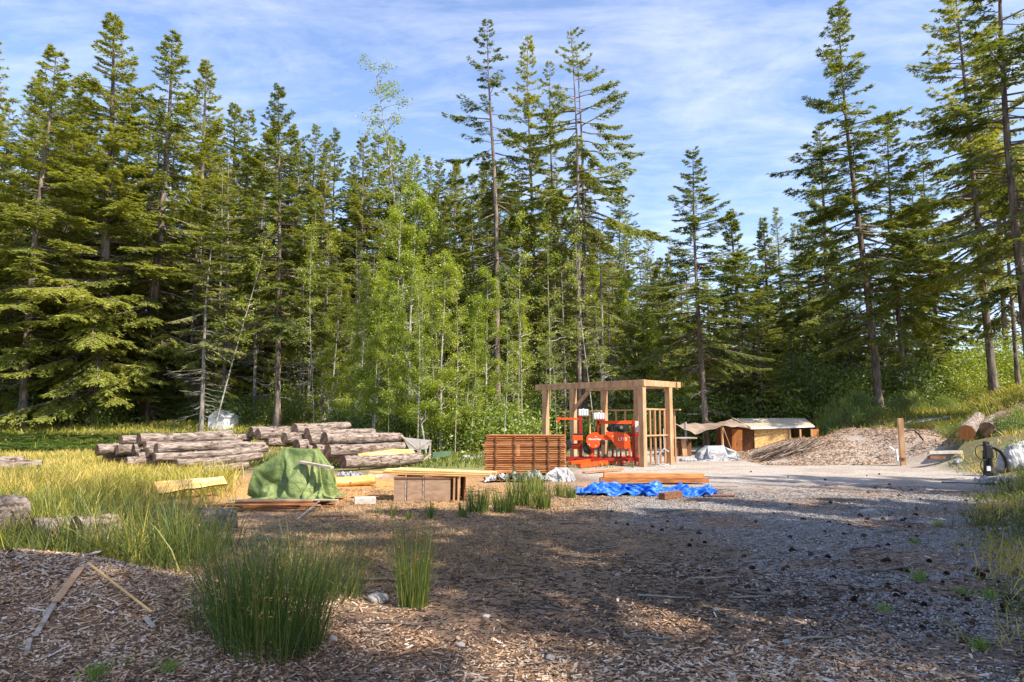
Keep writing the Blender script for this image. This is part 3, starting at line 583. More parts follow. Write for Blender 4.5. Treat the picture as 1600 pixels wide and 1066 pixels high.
# trees outside the frame that throw the shade over the foreground
SH = [(13.1, -5.9, 22.1, 2.0), (9.4, -5.2, 22.1, 3.6), (22.5, 9.2, 18.2, 3.3), (17.7, -5.0, 24.0, 2.8), (27.1, 2.2, 28.7, 1.4), (20.5, -2.0, 25.3, 3.1), (15.9, 7.1, 12.0, 3.0), (17.2, -0.3, 22.6, 3.3), (13.7, 13.5, 12.0, 1.3), (10.9, 5.5, 12.0, 2.8), (9.8, 3.5, 15.8, 3.2), (6.2, 3.0, 31.0, 1.3), (10.1, 1.5, 25.4, 2.4), (8.5, -3.6, 17.2, 3.5), (20.3, -11.2, 31.0, 2.9), (22.8, 8.1, 20.4, 3.0), (17.8, -6.9, 19.8, 1.5), (17.0, 1.8, 18.8, 3.5), (11.8, 2.7, 17.3, 3.4), (14.6, -6.4, 30.2, 1.3), (13.2, 7.1, 12.0, 3.0), (31.8, 4.0, 27.4, 3.4), (17.2, -6.6, 31.0, 3.0)]
for i, (x, y, ht, w) in enumerate(SH):
    s = ht/28; copy_thing(PR['F1'], (x, y, H1(x, y)), i*1.3, (w/5.3, w/5.3, s), 'tall fir beside and behind the camera that shades the yard', 'firs around the photographer')
# ------------------------------------------------------------------ far woods
def far_woods():
    rng = np.random.default_rng(77); mb = MB(); n = 2600
    rr = rng.uniform(-.15, .95, n); y = rng.uniform(150, 330, n); x = rr*y; h = rng.uniform(9, 18, n); z = H(x, y)
    for k in range(5):
        zz = z+h*(.12+.17*k); r0 = h*.20*(1-k*.17)
        for a in range(6):
            an = rng.uniform(0, 6.28, n); d = np.stack([np.cos(an), np.sin(an), rng.uniform(-.5, .1, n)], 1); u = np.stack([-np.sin(an), np.cos(an), 0*an], 1)
            leaves(mb, np.stack([x, y, zz+h*.16], 1), d+np.array([0, 0, -.45]), u, r0*1.5*rng.uniform(.7, 1.2, n), h*.17, .5+rng.normal(0, .12, n)+.2*(k/5-.4))
    up = np.zeros((n, 3)); up[:, 2] = 1; u = np.zeros((n, 3)); u[:, 0] = 1
    leaves(mb, np.stack([x, y, z+h*.5], 1), up, u, h*.5, h*.08, .4)
    m = leafmat('hazed_needles', [(0, (.07, .11, .075)), (.5, (.13, .18, .11)), (1, (.22, .26, .14))], .2, 0)  # bluish greens, distance haze put into the needle colour
    tag(mb.obj('distant_woods', m), 'hazy distant wooded hills seen low between the trunks at the right', 'woods', kind='stuff')
far_woods()
# ------------------------------------------------------------------ loose ground cover
def scatter(mb, x, y, L, Wd, Th, tint, rng, tilt=.5, lift=.5, mat=0):       # small closed slivers lying every way
    n = len(x); z = H(x, y)+Th*lift
    az = rng.uniform(0, 6.28, n); el = rng.normal(0, tilt, n)*.5
    d = np.stack([np.cos(az)*np.cos(el), np.sin(az)*np.cos(el), np.sin(el)], 1); s = np.stack([-np.sin(az), np.cos(az), rng.normal(0, tilt, n)*.5], 1); s = unit(s); u = np.cross(d, s)
    c = np.stack([x, y, z+np.abs(np.sin(el))*L*.4], 1); V = []
    for a, b, e in ((-1, -1, -1), (1, -.7, -1), (1, .7, -1), (-1, 1, -1), (-1, -1, 1), (1, -.7, 1), (1, .7, 1), (-1, 1, 1)):
        V.append(c+d*(L*a/2)[:, None]+s*(Wd*b/2)[:, None]+u*(Th*e/2)[:, None])
    V = np.stack(V, 1).reshape(-1, 3); F = (np.arange(n)[:, None, None]*8+np.array(BOXF[1:])[None]).reshape(-1, 4)
    mb.add(V, F, mat, np.repeat(tint, 5))
def pts_in(n, x0, x1, y0, y1, rng, p=None, bias=1.0):
    x = rng.uniform(x0, x1, n); y = y0+(y1-y0)*rng.uniform(0, 1, n)**bias
    if p is not None:
        k = rng.random(n) < p(x, y); x, y = x[k], y[k]
    return x, y
def infr(x, y, m=1.0): return (np.abs(x) < .78*y+m)
g_ = np.random.default_rng(101)
mb = MB()
x, y = pts_in(165000, -6.8, 2.8, 3.0, 8.2, g_, lambda x, y: infr(x, y)*np.clip(gs(x, y, -4.1, 5.5, 2.5, 1.5, 4)*1.0+.5*ss(5.9-y+2.2*(fbm(x, y, 61, 3)-.5), -.4, 1.6), 0, 1))
n = len(x); scatter(mb, x, y, np.clip(g_.lognormal(-3.72, .55, n), .008, .13), np.clip(g_.lognormal(-4.7, .45, n), .003, .03), g_.uniform(.002, .006, n), np.clip(g_.normal(.47, .24, n)+.3*(fbm(x*2, y*2, 63, 2)-.5)+.10*gs(x, y, -4.1, 5.5, 2.2, 1.3, 4), 0, 1), g_)
x, y = pts_in(11000, -4, 9, 6.0, 16, g_, lambda x, y: infr(x, y)*.9*fbm(x*1.5, y*1.5, 65, 3)**1.5*2)
n = len(x); scatter(mb, x, y, g_.uniform(.02, .09, n), g_.uniform(.005, .02, n), .004*np.ones(n), np.clip(g_.normal(.4, .26, n), 0, 1), g_, .2)
x, y = pts_in(24000, 9, 24, 24.5, 32, g_, lambda x, y: (x < .8*y)*ss(fbm(x*.8, y*.8, 67, 3), .25, .5))
n = len(x); scatter(mb, x, y, g_.uniform(.03, .13, n), g_.uniform(.012, .03, n), .010*np.ones(n), np.clip(g_.normal(.42, .22, n), 0, 1), g_)
x, y = pts_in(9000, -2, 5, 3.4, 5.6, g_, lambda x, y: infr(x, y)*np.exp(-((x-1.7)/1.6)**2-((y-4.45)/.5)**2))  # paler chips laid where a sun patch falls, its light put into their tint
n = len(x); scatter(mb, x, y, g_.uniform(.02, .08, n), g_.uniform(.008, .025, n), .004*np.ones(n), np.clip(g_.normal(.72, .18, n), 0, 1), g_, .25)
tag(mb.obj('wood_chips', M['chip']), 'brown and grey wood chips heaped and strewn over the foreground', 'wood chips', kind='stuff')
mb = MB()
def gravp(x, y):
    n = fbm(x*.8, y*.8, 31, 4); nb = fbm(x*.25, y*.25, 41, 3); return ss(x+(nb-.5)*3+(n-.5)*1.6, 1.2, 3.8)*ss(y, 3.2, 6.5)*infr(x, y)*(.12+.88*(1-ss(fbm(x*.9, y*1.8, 77, 4), .50, .60)))
x, y = pts_in(135000, .5, 11, 3.6, 15, g_, gravp, 1.3)
n = len(x); sz = g_.uniform(.005, .017, n)*(1+y*.03); scatter(mb, x, y, sz, sz*g_.uniform(.6, 1, n), sz*.6, np.clip(g_.normal(.5, .15, n), 0, 1), g_, .7, .3)
tag(mb.obj('gravel', M['stone']), 'grey blue crushed stone spread on the track at the right', 'gravel', kind='stuff')
mb = MB()
x, y = pts_in(52000, -5, 10, 3.2, 17, g_, lambda x, y: infr(x, y)*np.clip(fbm(x*1.1, y*1.6, 71, 4)*2.4-.75, .05, 1), 1.4)
n = len(x); scatter(mb, x, y, g_.uniform(.02, .12, n)*(1+.02*y), g_.uniform(.003, .007, n)*(1+.05*y), .004*np.ones(n), np.clip(g_.normal(.45, .3, n), 0, 1), g_, .15)
x, y = pts_in(26000, -1.5, 6, 4.4, 9.5, g_, lambda x, y: np.clip(gs(x, y, 2.0, 6.4, 2.2, 1.5)*fbm(x*1.6, y*1.6, 73, 3)*2, 0, 1))
n = len(x); scatter(mb, x, y, g_.uniform(.015, .09, n), g_.uniform(.003, .012, n), .005*np.ones(n), np.clip(g_.normal(.22, .22, n), 0, 1), g_, .2)
tag(mb.obj('needle_litter', M['twig']), 'dark twigs, needles and bark bits littering the yard', 'litter', kind='stuff')
# countable sticks, stones and cones
def stick(i, x, y, L, r, az, label):
    m_ = MB(); rg = np.random.default_rng(i+900); k = 7; t = np.linspace(-.5, .5, k)
    xs = x+np.cos(az)*L*t+rg.normal(0, .03*L, k); ys = y+np.sin(az)*L*t+rg.normal(0, .03*L, k)
    P = np.stack([xs, ys, H(xs, ys)+r+rg.uniform(0, .02, k)*L], 1)-np.array([x, y, 0]); tube(m_, P, np.linspace(r, r*.5, k), 6)
    q = P[4]; tube(m_, [q, q+np.array([math.cos(az+.7), math.sin(az+.7), .1])*L*.2], [r*.5, r*.2], 5)
    tag(m_.obj('stick', M['deadlimb'] if i % 3 else M['bark'], loc=(x, y, 0)), label, 'stick', 'sticks lying about the yard')
sticks = [(600, 912, .9, 'long pale stick lying between the two near rush clumps'), (1015, 883, .5, ''), (1060, 800, .9, 'thin dark stick on the dirt just below the blue tarp'), (870, 955, .4, ''),
 (1400, 893, 1.1, ''), (1120, 905, .5, ''), (1190, 930, .5, ''), (1040, 935, .5, ''), (1180, 835, .5, ''), (1350, 858, .4, ''), (1390, 832, .7, ''), (940, 860, .5, ''),
 (1080, 830, .5, ''), (790, 905, .4, ''), (1270, 1000, .3, ''), (620, 978, .35, ''), (1010, 1000, .35, ''), (1170, 935, .4, ''), (900, 820, .5, ''), (1480, 750, 1.2, 'long weathered branch left of the black machine part'), (1500, 770, 1.0, ''), (1510, 757, 1.1, ''), (1370, 760, .5, '')]
for i, (px, py, L, lab) in enumerate(sticks):
    g = gnd(px, py); stick(i, g.x, g.y, L, .012 if L < .8 else .02, g_.uniform(-.6, .6), lab or 'small dead stick lying on the dirt or gravel')
def rock(i, px, py, sx, sz, label, mat='rock', grp=None):
    me = bpy.data.meshes.new('rock'); import bmesh
    b = bmesh.new(); bmesh.ops.create_icosphere(b, subdivisions=3, radius=1); rg = np.random.default_rng(i+50)
    from mathutils import noise
    for v in b.verts:
        k = 1+.35*noise.noise(v.co*1.3+Vector((i*7, 0, 0)))+.08*noise.noise(v.co*5); v.co = Vector((v.co.x*k*sx, v.co.y*k*sx*.8, max(v.co.z, -.4)*k*sz))
    b.to_mesh(me); b.free(); me.materials.append(M[mat])
    for p in me.polygons: p.use_smooth = True
    g = gnd(px, py); o = link('rock', me, loc=(g.x, g.y, g.z+sz*.3), rz=rg.uniform(0, 6)); tag(o, label, 'rock', grp); return o
rock(1, 1361, 803, .16, .07, 'smooth pale stone lying alone on the grey gravel')
rock(2, 590, 940, .09, .06, 'pinkish stone half in dry grass near the tall rush clumps')
for i, (px, py) in enumerate([(1180, 862), (965, 900), (1230, 1005), (760, 965), (720, 1010), (1120, 955), (520, 1000), (1280, 860), (1400, 930), (860, 1030)]):
    rock(10+i, px, py, .035, .02, 'small pale pebble on the yard', grp='pebbles on the yard')
def cone():
    m_ = MB(); rg = np.random.default_rng(4)
    for k in range(9):
        t = k/8; r = .026*math.sin(math.pi*(t*.86+.10))+.004; c = (0, 0, 0); n = 9; an = np.arange(n)*2*math.pi/n+k*.35
        for a in an:
            p = np.array([t*.075-.037, math.cos(a)*r*.6, math.sin(a)*r*.6]); q = np.array([t*.075-.020, math.cos(a)*r*1.15, math.sin(a)*r*1.15]); s = np.array([0, -math.sin(a), math.cos(a)])*r*.35
            m_.add([p-s, p+s, q+s*1.1, q-s*1.1], [(0, 1, 2, 3)])
    tube(m_, [(-.037, 0, 0), (-.02, 0, 0), (0.01, 0, 0), (.035, 0, 0)], [.008, .020, .018, .005], 8)
    return m_.mesh('cone', M['cone'])
cm_ = cone()
cx_, cy_ = [], []
for px, py, spx, spy, n in [(1420, 830, 90, 45, 34), (1450, 920, 70, 30, 30), (1510, 960, 50, 30, 18), (1300, 925, 80, 14, 14), (1200, 860, 70, 20, 14), (1270, 800, 110, 14, 18), (1180, 890, 60, 15, 8), (1440, 790, 60, 14, 14), (1550, 860, 20, 60, 10), (1100, 830, 100, 20, 8), (1330, 745, 90, 12, 8)]:
    for k in range(int(n*.75)):
        g = gnd(min(1590, px+random.gauss(0, 1)*spx), max(738, min(1050, py+random.gauss(0, 1)*spy)))
        s = random.uniform(.5, .95)*(.85 if g.y < 7 else 1.1)
        o = link('fir_cone', cm_, loc=(g.x, g.y, g.z+.014*s), rz=random.uniform(0, 6.28)); o.scale = (s, s, s)
        tag(o, 'dark brown fir cone lying on the gravel track', 'fir cone', 'fir cones scattered on the gravel')
# ------------------------------------------------------------------ grass and rushes
def grass(name, label, n, x0, x1, y0, y1, prob, hf, tf, mat, wd=.006, lean=.5, cat='grass', seed=0, bias=1.0, wy=.0009):
    rg = np.random.default_rng(seed+200); x, y = pts_in(n, x0, x1, y0, y1, rg, prob, bias); n = len(x); m_ = MB()
    B = np.stack([x, y, H(x, y)-.01], 1); h = hf(x, y, rg)
    blades(m_, B, h, rg.uniform(.1, lean*2, n), (wd+wy*y)*rg.uniform(.7, 1.4, n), np.clip(tf(x, y, rg), 0, 1), rng=rg)
    return tag(m_.obj(name, M[mat]), label, cat, kind='stuff')
def meadow(x, y): return infr(x, y, 1.5)*ss(-x-.36*y+1.2*(fbm(x*.7, y*.7, 81, 3)-.5), .3, 1.5)*(1-.85*gs(x, y, -4.2, 16.5, 1.9, 2.8, 4))*ss(y+.25*x, 5.6, 6.4)*(1-.93*gs(x, y, -5.6, 12.6, 2.0, 2.3, 4))*(1-ss(y+.3*(-x-12)*(x < -12), 29, 34))*(1-.97*ss(x, -8.4, -7.4)*ss(y, 18.6, 19.6)*(1-ss(y, 26, 30)))
grass('meadow_grass', 'tall yellow green grass filling the left side of the clearing', 170000, -28, -2, 5.8, 34, meadow,
      lambda x, y, r: r.uniform(.28, .70, len(x))*(.6+.8*fbm(x*.6, y*.6, 83, 3))*(1-.30*ss(y, 14, 20)), lambda x, y, r: .20+.5*ss(y, 8.5, 15)*(.45+fbm(x*.5, y*.5, 84, 3)*.9)+.35*ss(fbm(x*1.3, y*1.3, 86, 3), .5, .65)+r.normal(0, .17, len(x)), 'grassy', .005, .5, seed=1, bias=1.25)
grass('lawn_grass', 'short bright green grass behind the log piles', 26000, -14, 6, 23, 36, lambda x, y: gs(x, y, -4, 29, 7, 6, 4)*ss(fbm(x*.5, y*.5, 5, 3), .2, .4),
      lambda x, y, r: r.uniform(.08, .28, len(x)), lambda x, y, r: .30+r.normal(0, .12, len(x)), 'grassy', .012, .5, seed=2)
grass('dry_grass', 'thin tan dry grass patches on the dirt yard', 70000, -4, 2.6, 6, 16, lambda x, y: infr(x, y)*np.clip(gs(x, y, -1.7, 8.3, 1.7, 1.5)+.28*gs(x, y, -1.5, 11.5, 3.8, 3.6)*fbm(x*1.5, y*1.5, 91, 3)*2, 0, 1),
      lambda x, y, r: r.uniform(.02, .09, len(x)), lambda x, y, r: r.uniform(.0, .75, len(x)), 'dry', .003, .8, seed=3)
grass('bank_grass', 'mixed green and tan grass on the right bank', 42000, 2.5, 26, 4, 30, lambda x, y: (x < .8*y+1.5)*ss(x-bank_edge(y)+.8*(fbm(x*1.5, y*1.5, 95, 3)-.5), -.15, .5)*ss(fbm(x*.9, y*.9, 96, 3), .38, .6),
      lambda x, y, r: r.uniform(.08, .35, len(x)), lambda x, y, r: .15+.8*np.clip(ss(fbm(x*.6, y*.6, 97, 3), .42, .6)+gs(x, y, 5.6, 8.0, 1.3, 1.3), 0, 1)+r.normal(0, .12, len(x)), 'grassy', .004, .6, seed=4, bias=1.3)
grass('verge_grass', 'green and rusty dry grass along the right verge near the camera', 26000, 2.8, 12, 4.2, 15, lambda x, y: (x < .8*y+1.5)*ss(x-bank_edge(y)+.9*(fbm(x*1.5, y*1.5, 95, 3)-.5), -.25, .35),
      lambda x, y, r: r.uniform(.04, .22, len(x)), lambda x, y, r: .18+.7*np.clip(ss(fbm(x*.8, y*.8, 93, 3), .45, .6)+gs(x, y, 5.6, 8.0, 1.3, 1.3), 0, 1)+r.normal(0, .12, len(x)), 'grassy', .004, .7, seed=8, bias=1.2)
grass('bank_top_grass', 'green grass on top of the bank behind the chip mounds', 22000, 9, 28, 31, 40, lambda x, y: ss(H(x, y), .5, 1.1)*(x < .85*y),
      lambda x, y, r: r.uniform(.15, .5, len(x)), lambda x, y, r: .30+.45*fbm(x*.6, y*.6, 98, 3)+r.normal(0, .15, len(x)), 'grassy', .012, .6, seed=5)
grass('woodland_grass', 'yellow green grass on the floor of the left wood', 30000, -40, -8, 33, 50, lambda x, y: ss(fbm(x*.4, y*.4, 99, 3), .3, .5)*(x > -.85*y),
      lambda x, y, r: r.uniform(.12, .4, len(x)), lambda x, y, r: .4+.3*fbm(x*.6, y*.6, 98, 3)+r.normal(0, .12, len(x)), 'grassy', .02, .6, seed=6)
def ferns():
    rg = np.random.default_rng(31); m_ = MB(); x, y = pts_in(900, -34, -13, 32, 38.5, rg, lambda x, y: (x < -14.5+.5*(y-35))*(x > -.85*y))
    for X, Y in zip(x, y):
        z = H1(X, Y); hh = rg.uniform(.5, .95)
        for k in range(7):
            az = rg.uniform(0, 6.28); L = hh*rg.uniform(.8, 1.2); s = np.linspace(.1, 1, 9); d = np.array([math.cos(az), math.sin(az), 0])
            P = np.array([X, Y, z])+d*(L*.75*s)[:, None]; P[:, 2] += L*(.95*s-.65*s*s); pr = np.array([-math.sin(az), math.cos(az), 0]); w = L*.28*(1.1-s)
            for sd_ in (-1, 1): leaves(m_, P, np.tile(pr*sd_+d*.35, (9, 1)), np.tile(d, (9, 1)), w, np.full(9, .10), .5+rg.normal(0, .15, 9))
    tag(m_.obj('ferns', M['fern']), 'bed of bright green ferns at the left edge of the wood', 'ferns', kind='stuff')
ferns()
def rush(px, py, h, rad, n, label, seed, lean=.22, d=None, wide=.0045, brown=.25):
    rg = np.random.default_rng(seed+400); g = gnd(px, py); m_ = MB(); a = rg.uniform(0, 6.28, n); r = rad*np.sqrt(rg.random(n))
    X, Y = r*np.cos(a), r*np.sin(a); B = np.stack([X, Y, H(X+g.x, Y+g.y)-g.z-.02], 1)
    ln = np.abs(rg.normal(0, lean, n))*np.where(rg.random(n) < .12, 2.6, 1.0)+.25*r/rad*lean*2; az = a+rg.normal(0, .7, n); hh = h*rg.uniform(.5, 1.08, n)
    blades(m_, B, hh, ln, wide*rg.uniform(.8, 1.3, n), np.clip((.36 if g.y > 10 else .26)+rg.normal(0, .17, n)+.5*(rg.random(n) < .10), 0, 1), az=az, rng=rg)
    f = m_; k = rg.random(n) < brown; t = .72
    c = B[k]+np.stack([np.cos(az[k]), np.sin(az[k]), 0*az[k]], 1)*(ln[k]*hh[k]*(t*.5+t*t*.5))[:, None]; c[:, 2] += hh[k]*(t-.5*ln[k]*t*t*.5)
    m = k.sum(); 
    if m > 2:
        for q in range(3): leaves(f, c+rg.normal(0, .006, (m, 3)), rg.normal(0, 1, (m, 3))+np.array([0, 0, 1.]), rg.normal(0, 1, (m, 3)), rg.uniform(.02, .045, m), np.full(m, .009), .95)
    root = m_.obj('rush_clump', M['rush'], None, loc=g); tag(root, label, 'rush', 'rush clumps on the yard')
    return root
rush(425, 1008, .86, .34, 950, 'largest rush clump standing at the edge of the chip heap', 1, .26)
rush(385, 968, .74, .26, 450, 'dark rush clump just behind and left of the largest one', 2, .30)
rush(505, 930, .72, .34, 430, 'wide spraying rush clump just behind and right of the largest one', 3, .34)
rush(325, 985, .42, .12, 60, 'thin sparse rush tuft on the chips left of the largest clump', 4, .3)
rush(645, 948, .86, .13, 260, 'tall narrow rush clump standing alone on the dirt', 5, .13)
rush(300, 880, .85, .35, 320, 'rush clump in the grass behind the chip heap', 6, .3)
rush(235, 872, .8, .35, 260, 'long bladed green clump left of centre behind the chip heap', 7, .5)
for i, (px, py, h, r, n, lab) in enumerate([(746, 800, .52, .20, 170, 'leftmost rush clump in front of the white tarp'), (788, 800, .46, .18, 150, 'second rush clump from the left in front of the white tarp'), (808, 790, .78, .16, 130, 'tall rush clump behind the middle of the row before the white tarp'),
   (827, 790, .66, .13, 110, 'dark green rush clump in the middle of the row before the white tarp'), (849, 795, .62, .12, 120, 'rightmost yellow green rush clump of the row before the white tarp'), (835, 770, .62, .2, 110, 'rush clump close behind the row, touching the white tarp'),
   (876, 776, .45, .14, 90, 'small rush tuft left of the blue tarp'), (893, 778, .35, .1, 80, 'small dark rush tuft touching the left end of the blue tarp'),
   (673, 811, .38, .05, 40, 'small rush sprig nearest the crate boards'), (722, 808, .32, .06, 40, 'small dark rush sprig left of the rush row'), (638, 813, .22, .05, 30, 'tiny dark rush tuft on the tan dirt'), (614, 806, .3, .06, 22, 'thin brown rush sprig right of the concrete block'), (592, 806, .26, .03, 12, 'single thin stem beside the concrete block')]):
    rush(px, py, h, r, n, lab, 20+i, .16, wide=.012, brown=.1)
# ------------------------------------------------------------------ logs
def log(px0, py0, r0, px1, py1, r1, d, label, grp, ang=50, mat='logbark', seed=0, cat='log', name='bark_log', Lmax=None):
    """cut end centred on (px0, py0), d metres away, running away to the right at the given angle"""
    p = at(px0, py0, d); ca, sa = math.cos(R(ang)), math.sin(R(ang)); k = (px1-CX)/FPX
    L = (k*d-p.x)/(ca-k*sa); 
    if Lmax: L = min(L, Lmax)
    L = max(.5, L); q = Vector((p.x+ca*L, p.y+sa*L, 0)); q.z = at(px1, py1, q.y).z
    if Lmax: q.z = p.z
    R0 = r0*d/FPX; R1 = r1*q.y/FPX if not Lmax else r1*d/FPX
    rg = np.random.default_rng(seed+int(px0)+500); n = 22; t = np.linspace(0, 1, n); D = q-p; Ld = D.length; X = D/Ld
    P = np.stack([t*Ld, .012*Ld*np.sin(t*3+rg.uniform(0, 6)), .008*Ld*np.sin(t*4+rg.uniform(0, 6))], 1); P[:, 1:] -= P[0, 1:]
    nz = rg.normal(0, .05, (n, 18)); nz[:, 0:6] += .0
    rad = R0+(R1-R0)*t; rad[0] *= 1.0; m_ = MB()
    V = tube(m_, P, rad, 18, caps=False, rough=lambda i, a: 1+nz[i]+.03*np.sin(3*a+i*.4))
    for k_ in range(rg.integers(4, 9)):                 # knot stubs
        i = rg.integers(2, n-1); a = rg.uniform(0, 6.28); dr = np.array([0, math.cos(a), math.sin(a)])
        tube(m_, [P[i]+dr*rad[i]*.8, P[i]+dr*(rad[i]+.035)], [.035, .02], 6, mat=1)
    yaw = math.atan2(X.y, X.x); pit = -math.asin(max(-1, min(1, X.z)))
    o = m_.obj(name, [M[mat], M['logend']]); o.location = p; o.rotation_euler = (0, pit, yaw)
    tag(o, label, cat, grp)
    for e, ring, x_ in ((0, V[:18], -.003), (1, V[-18:], .003)):
        c = MB(); mid = ring.mean(0); V2 = np.concatenate([ring*1.0, (ring-mid)*.55+mid, [mid]]); V2[:, 0] += np.concatenate([np.full(18, x_), x_+rg.normal(0, .006, 18), [x_]])
        c.add(V2, [(i, (i+1) % 18, 18+(i+1) % 18, 18+i) for i in range(18)]); c.add(V2, [(18+i, 18+(i+1) % 18, 36) for i in range(18)])
        c.obj('cut_end', M['logend'], o)
    return o
def c1(x, y): return 100+x*.2063, 600+y*.2063
def c2(x, y): return 360+x*.2125, 620+y*.2125
GL, GR = 'logs of the left pile', 'logs of the right pile'
for a, b, r0, c, d_, r1, d, lab in [
  (430, 428, 36, 1290, 372, 24, 22.2, 'topmost log at the back of the left pile, reaching furthest right'), (565, 422, 45, 1440, 415, 26, 21.6, 'thick log with a flared dark end lying along the top of the left pile'),
  (250, 505, 42, 720, 470, 36, 22.2, 'leftmost log end of the left pile, second row from the top'), (400, 500, 38, 900, 470, 32, 21.9, 'second log end from the left in the second row of the left pile'),
  (525, 498, 40, 1000, 470, 34, 21.6, 'third log end from the left in the second row of the left pile'), (612, 470, 34, 1350, 450, 28, 21.4, 'log just under the flared top log of the left pile'),
  (695, 492, 42, 1530, 462, 28, 20.9, 'long straight log in front in the middle of the left pile'), (632, 520, 34, 1200, 500, 30, 21.2, 'log end wedged beneath the middle of the left pile'),
  (555, 556, 36, 1100, 530, 30, 21.2, 'tilted low log end in the left pile, in the grass'), (685, 560, 32, 1545, 488, 28, 20.5, 'long front log of the left pile under the straight one'),
  (850, 604, 30, 1510, 548, 30, 20.1, 'fourth long log down at the front of the left pile'), (1050, 655, 30, 1420, 618, 28, 19.6, 'lowest front log of the left pile beside the green tarp'),
  (470, 590, 34, 1000, 570, 32, 20.9, 'lowest log end of the left pile half buried in grass'), (300, 565, 30, 800, 545, 26, 22.6, 'low log behind the grass at the far left of the left pile')]:
    p0, p1 = c1(a, b), c1(c, d_); log(p0[0], p0[1], r0*.2063, p1[0], p1[1], r1*.2063, d, lab, GL)
for a, b, r0, c, d_, r1, d, lab in [
  (150, 258, 36, 480, 245, 34, 24.2, 'leftmost log end at the back of the right pile'), (200, 280, 44, 640, 262, 38, 23.8, 'dark flared log end second from the left in the right pile'),
  (470, 252, 52, 885, 218, 24, 24.2, 'highest log of the right pile with a broad tapered butt'), (395, 305, 42, 800, 290, 36, 23.6, 'log end under the broad tapered butt of the right pile'),
  (560, 268, 40, 1055, 254, 24, 23.8, 'long log second from the top of the right pile'), (580, 318, 40, 900, 300, 34, 23.2, 'round brown log end in the middle of the right pile'),
  (485, 360, 44, 800, 350, 36, 23.0, 'pale round log end at the left of the lower right pile'), (265, 335, 32, 700, 320, 30, 23.9, 'thin dark log end low at the left of the right pile'),
  (688, 308, 48, 1245, 308, 34, 22.9, 'thick bark log with a cracked end high at the front of the right pile'), (622, 396, 44, 900, 385, 38, 22.6, 'lower log end left of the long barked one in the right pile'),
  (712, 398, 48, 1265, 372, 32, 22.3, 'long barked log in the middle of the front of the right pile'), (825, 482, 46, 1392, 446, 40, 21.6, 'thick bottom front log of the right pile resting on the grass'),
  (560, 380, 27, 850, 372, 24, 23.1, 'smallest log end in the right pile, pale and low'), (700, 450, 36, 1000, 440, 34, 22.5, 'log mostly hidden behind the bottom front log of the right pile')]:
    p0, p1 = c2(a, b), c2(c, d_); log(p0[0], p0[1], r0*.2125, p1[0], p1[1], r1*.2125, d, lab, GR)
def c7(x, y): return x*.2627, 640+y*.2627
for a, b, r0, c, d_, r1, d, lab in [(-160, 305, 26, 180, 298, 24, 19.5, 'upper short log at the left edge of the photo'), (-120, 345, 34, 290, 328, 26, 18.4, 'pale log below the upper one at the left edge of the photo'), (-60, 402, 30, 270, 385, 26, 17.8, 'lowest of the pale logs at the left edge, sunk in grass')]:
    p0, p1 = c7(a, b), c7(c, d_); log(p0[0], p0[1], r0*.2627, p1[0], p1[1], r1*.2627, d, lab, 'pale logs at the left edge', ang=25)
log(-36, 812, 34, 40, 800, 30, 8.6, 'big grey log cut off by the left edge among the grass', 'cut logs in the tall grass', ang=70, Lmax=1.0)
log(50, 832, 20, 120, 815, 17, 8.8, 'dark log round lying in the tall grass', 'cut logs in the tall grass', ang=55, Lmax=1.3)
log(118, 836, 27, 150, 820, 22, 8.5, 'log with an orange brown cut end in the tall grass', 'cut logs in the tall grass', ang=60, Lmax=1.6)
log(310, 822, 26, 350, 815, 24, 10.3, 'grey barked log lying beside the stack of thin slats', 'cut logs in the tall grass', ang=30, Lmax=1.9)
log(505, 757, 8, 590, 750, 7, 16.8, 'thin debarked log on the sawdust right of the green tarp', 'cut logs on the sawdust', ang=12, mat='peeled')
log(575, 748, 7, 620, 744, 7, 19.0, 'short weathered log behind the crate boards', 'cut logs on the sawdust', ang=12, mat='greywood')
def slab(px0, py0, px1, py1, d, w, h, label, ang=None, mat='peeled', name='split_log', cat='slab', grp=None):     # sawn half log: round below, flat sawn top leaning to the camera
    p = at(px0, py0, d); d1 = d if ang is None else ang; q = at(px1, py1, d1); D = q-p; L = D.length; m_ = MB(); n = 9; F = []; V = []
    for i in range(9):
        t = i/8; for_ = 1+.08*math.sin(i*1.7)
        for j in range(n):
            a = math.pi+math.pi*j/(n-1); V.append((t*L, math.cos(a)*w/2*for_*(1-.35*t), math.sin(a)*h*for_))
    for i in range(8):
        for j in range(n-1): F.append((i*n+j, i*n+j+1, (i+1)*n+j+1, (i+1)*n+j))
    m_.add(V, F, 1, smooth=True); m_.add(V, [(i*n, (i+1)*n, (i+1)*n+n-1, i*n+n-1) for i in range(8)], 0); m_.add(V, [tuple(range(n)), tuple(range(8*n, 9*n))], 0)
    o = m_.obj(name, [M[mat], M['logbark']]); o.location = p; o.rotation_euler = (R(38), -math.asin(D.z/L), math.atan2(D.y, D.x)); tag(o, label, cat, grp); return o
slab(244, 762, 352, 750, 13.8, .34, .12, 'bright yellow split log lying sawn face up in the grass', 14.8)
slab(560, 711, 648, 707, 23.0, .55, .2, 'yellow sawn slab wedged above the bottom front log of the right pile', 24.5)
# ------------------------------------------------------------------ boards
def board(p, q, w, h, mat, label=None, cat='board', grp=None, name='board', parent=None, tint=.5, rise=True, roll=0):
    p, q = Vector(p), Vector(q); c = (p+q)/2 if parent is None else Vector((0, 0, 0)); m_ = MB(); beam(m_, p-c, q-c, w, h, 0, tint, roll)
    o = m_.obj(name, M[mat], parent, bevel=.004)
    if parent is None: o.location = c; tag(o, label, cat, grp)
    return o
def gz(v, dz): return Vector((v.x, v.y, H1(v.x, v.y)+dz))
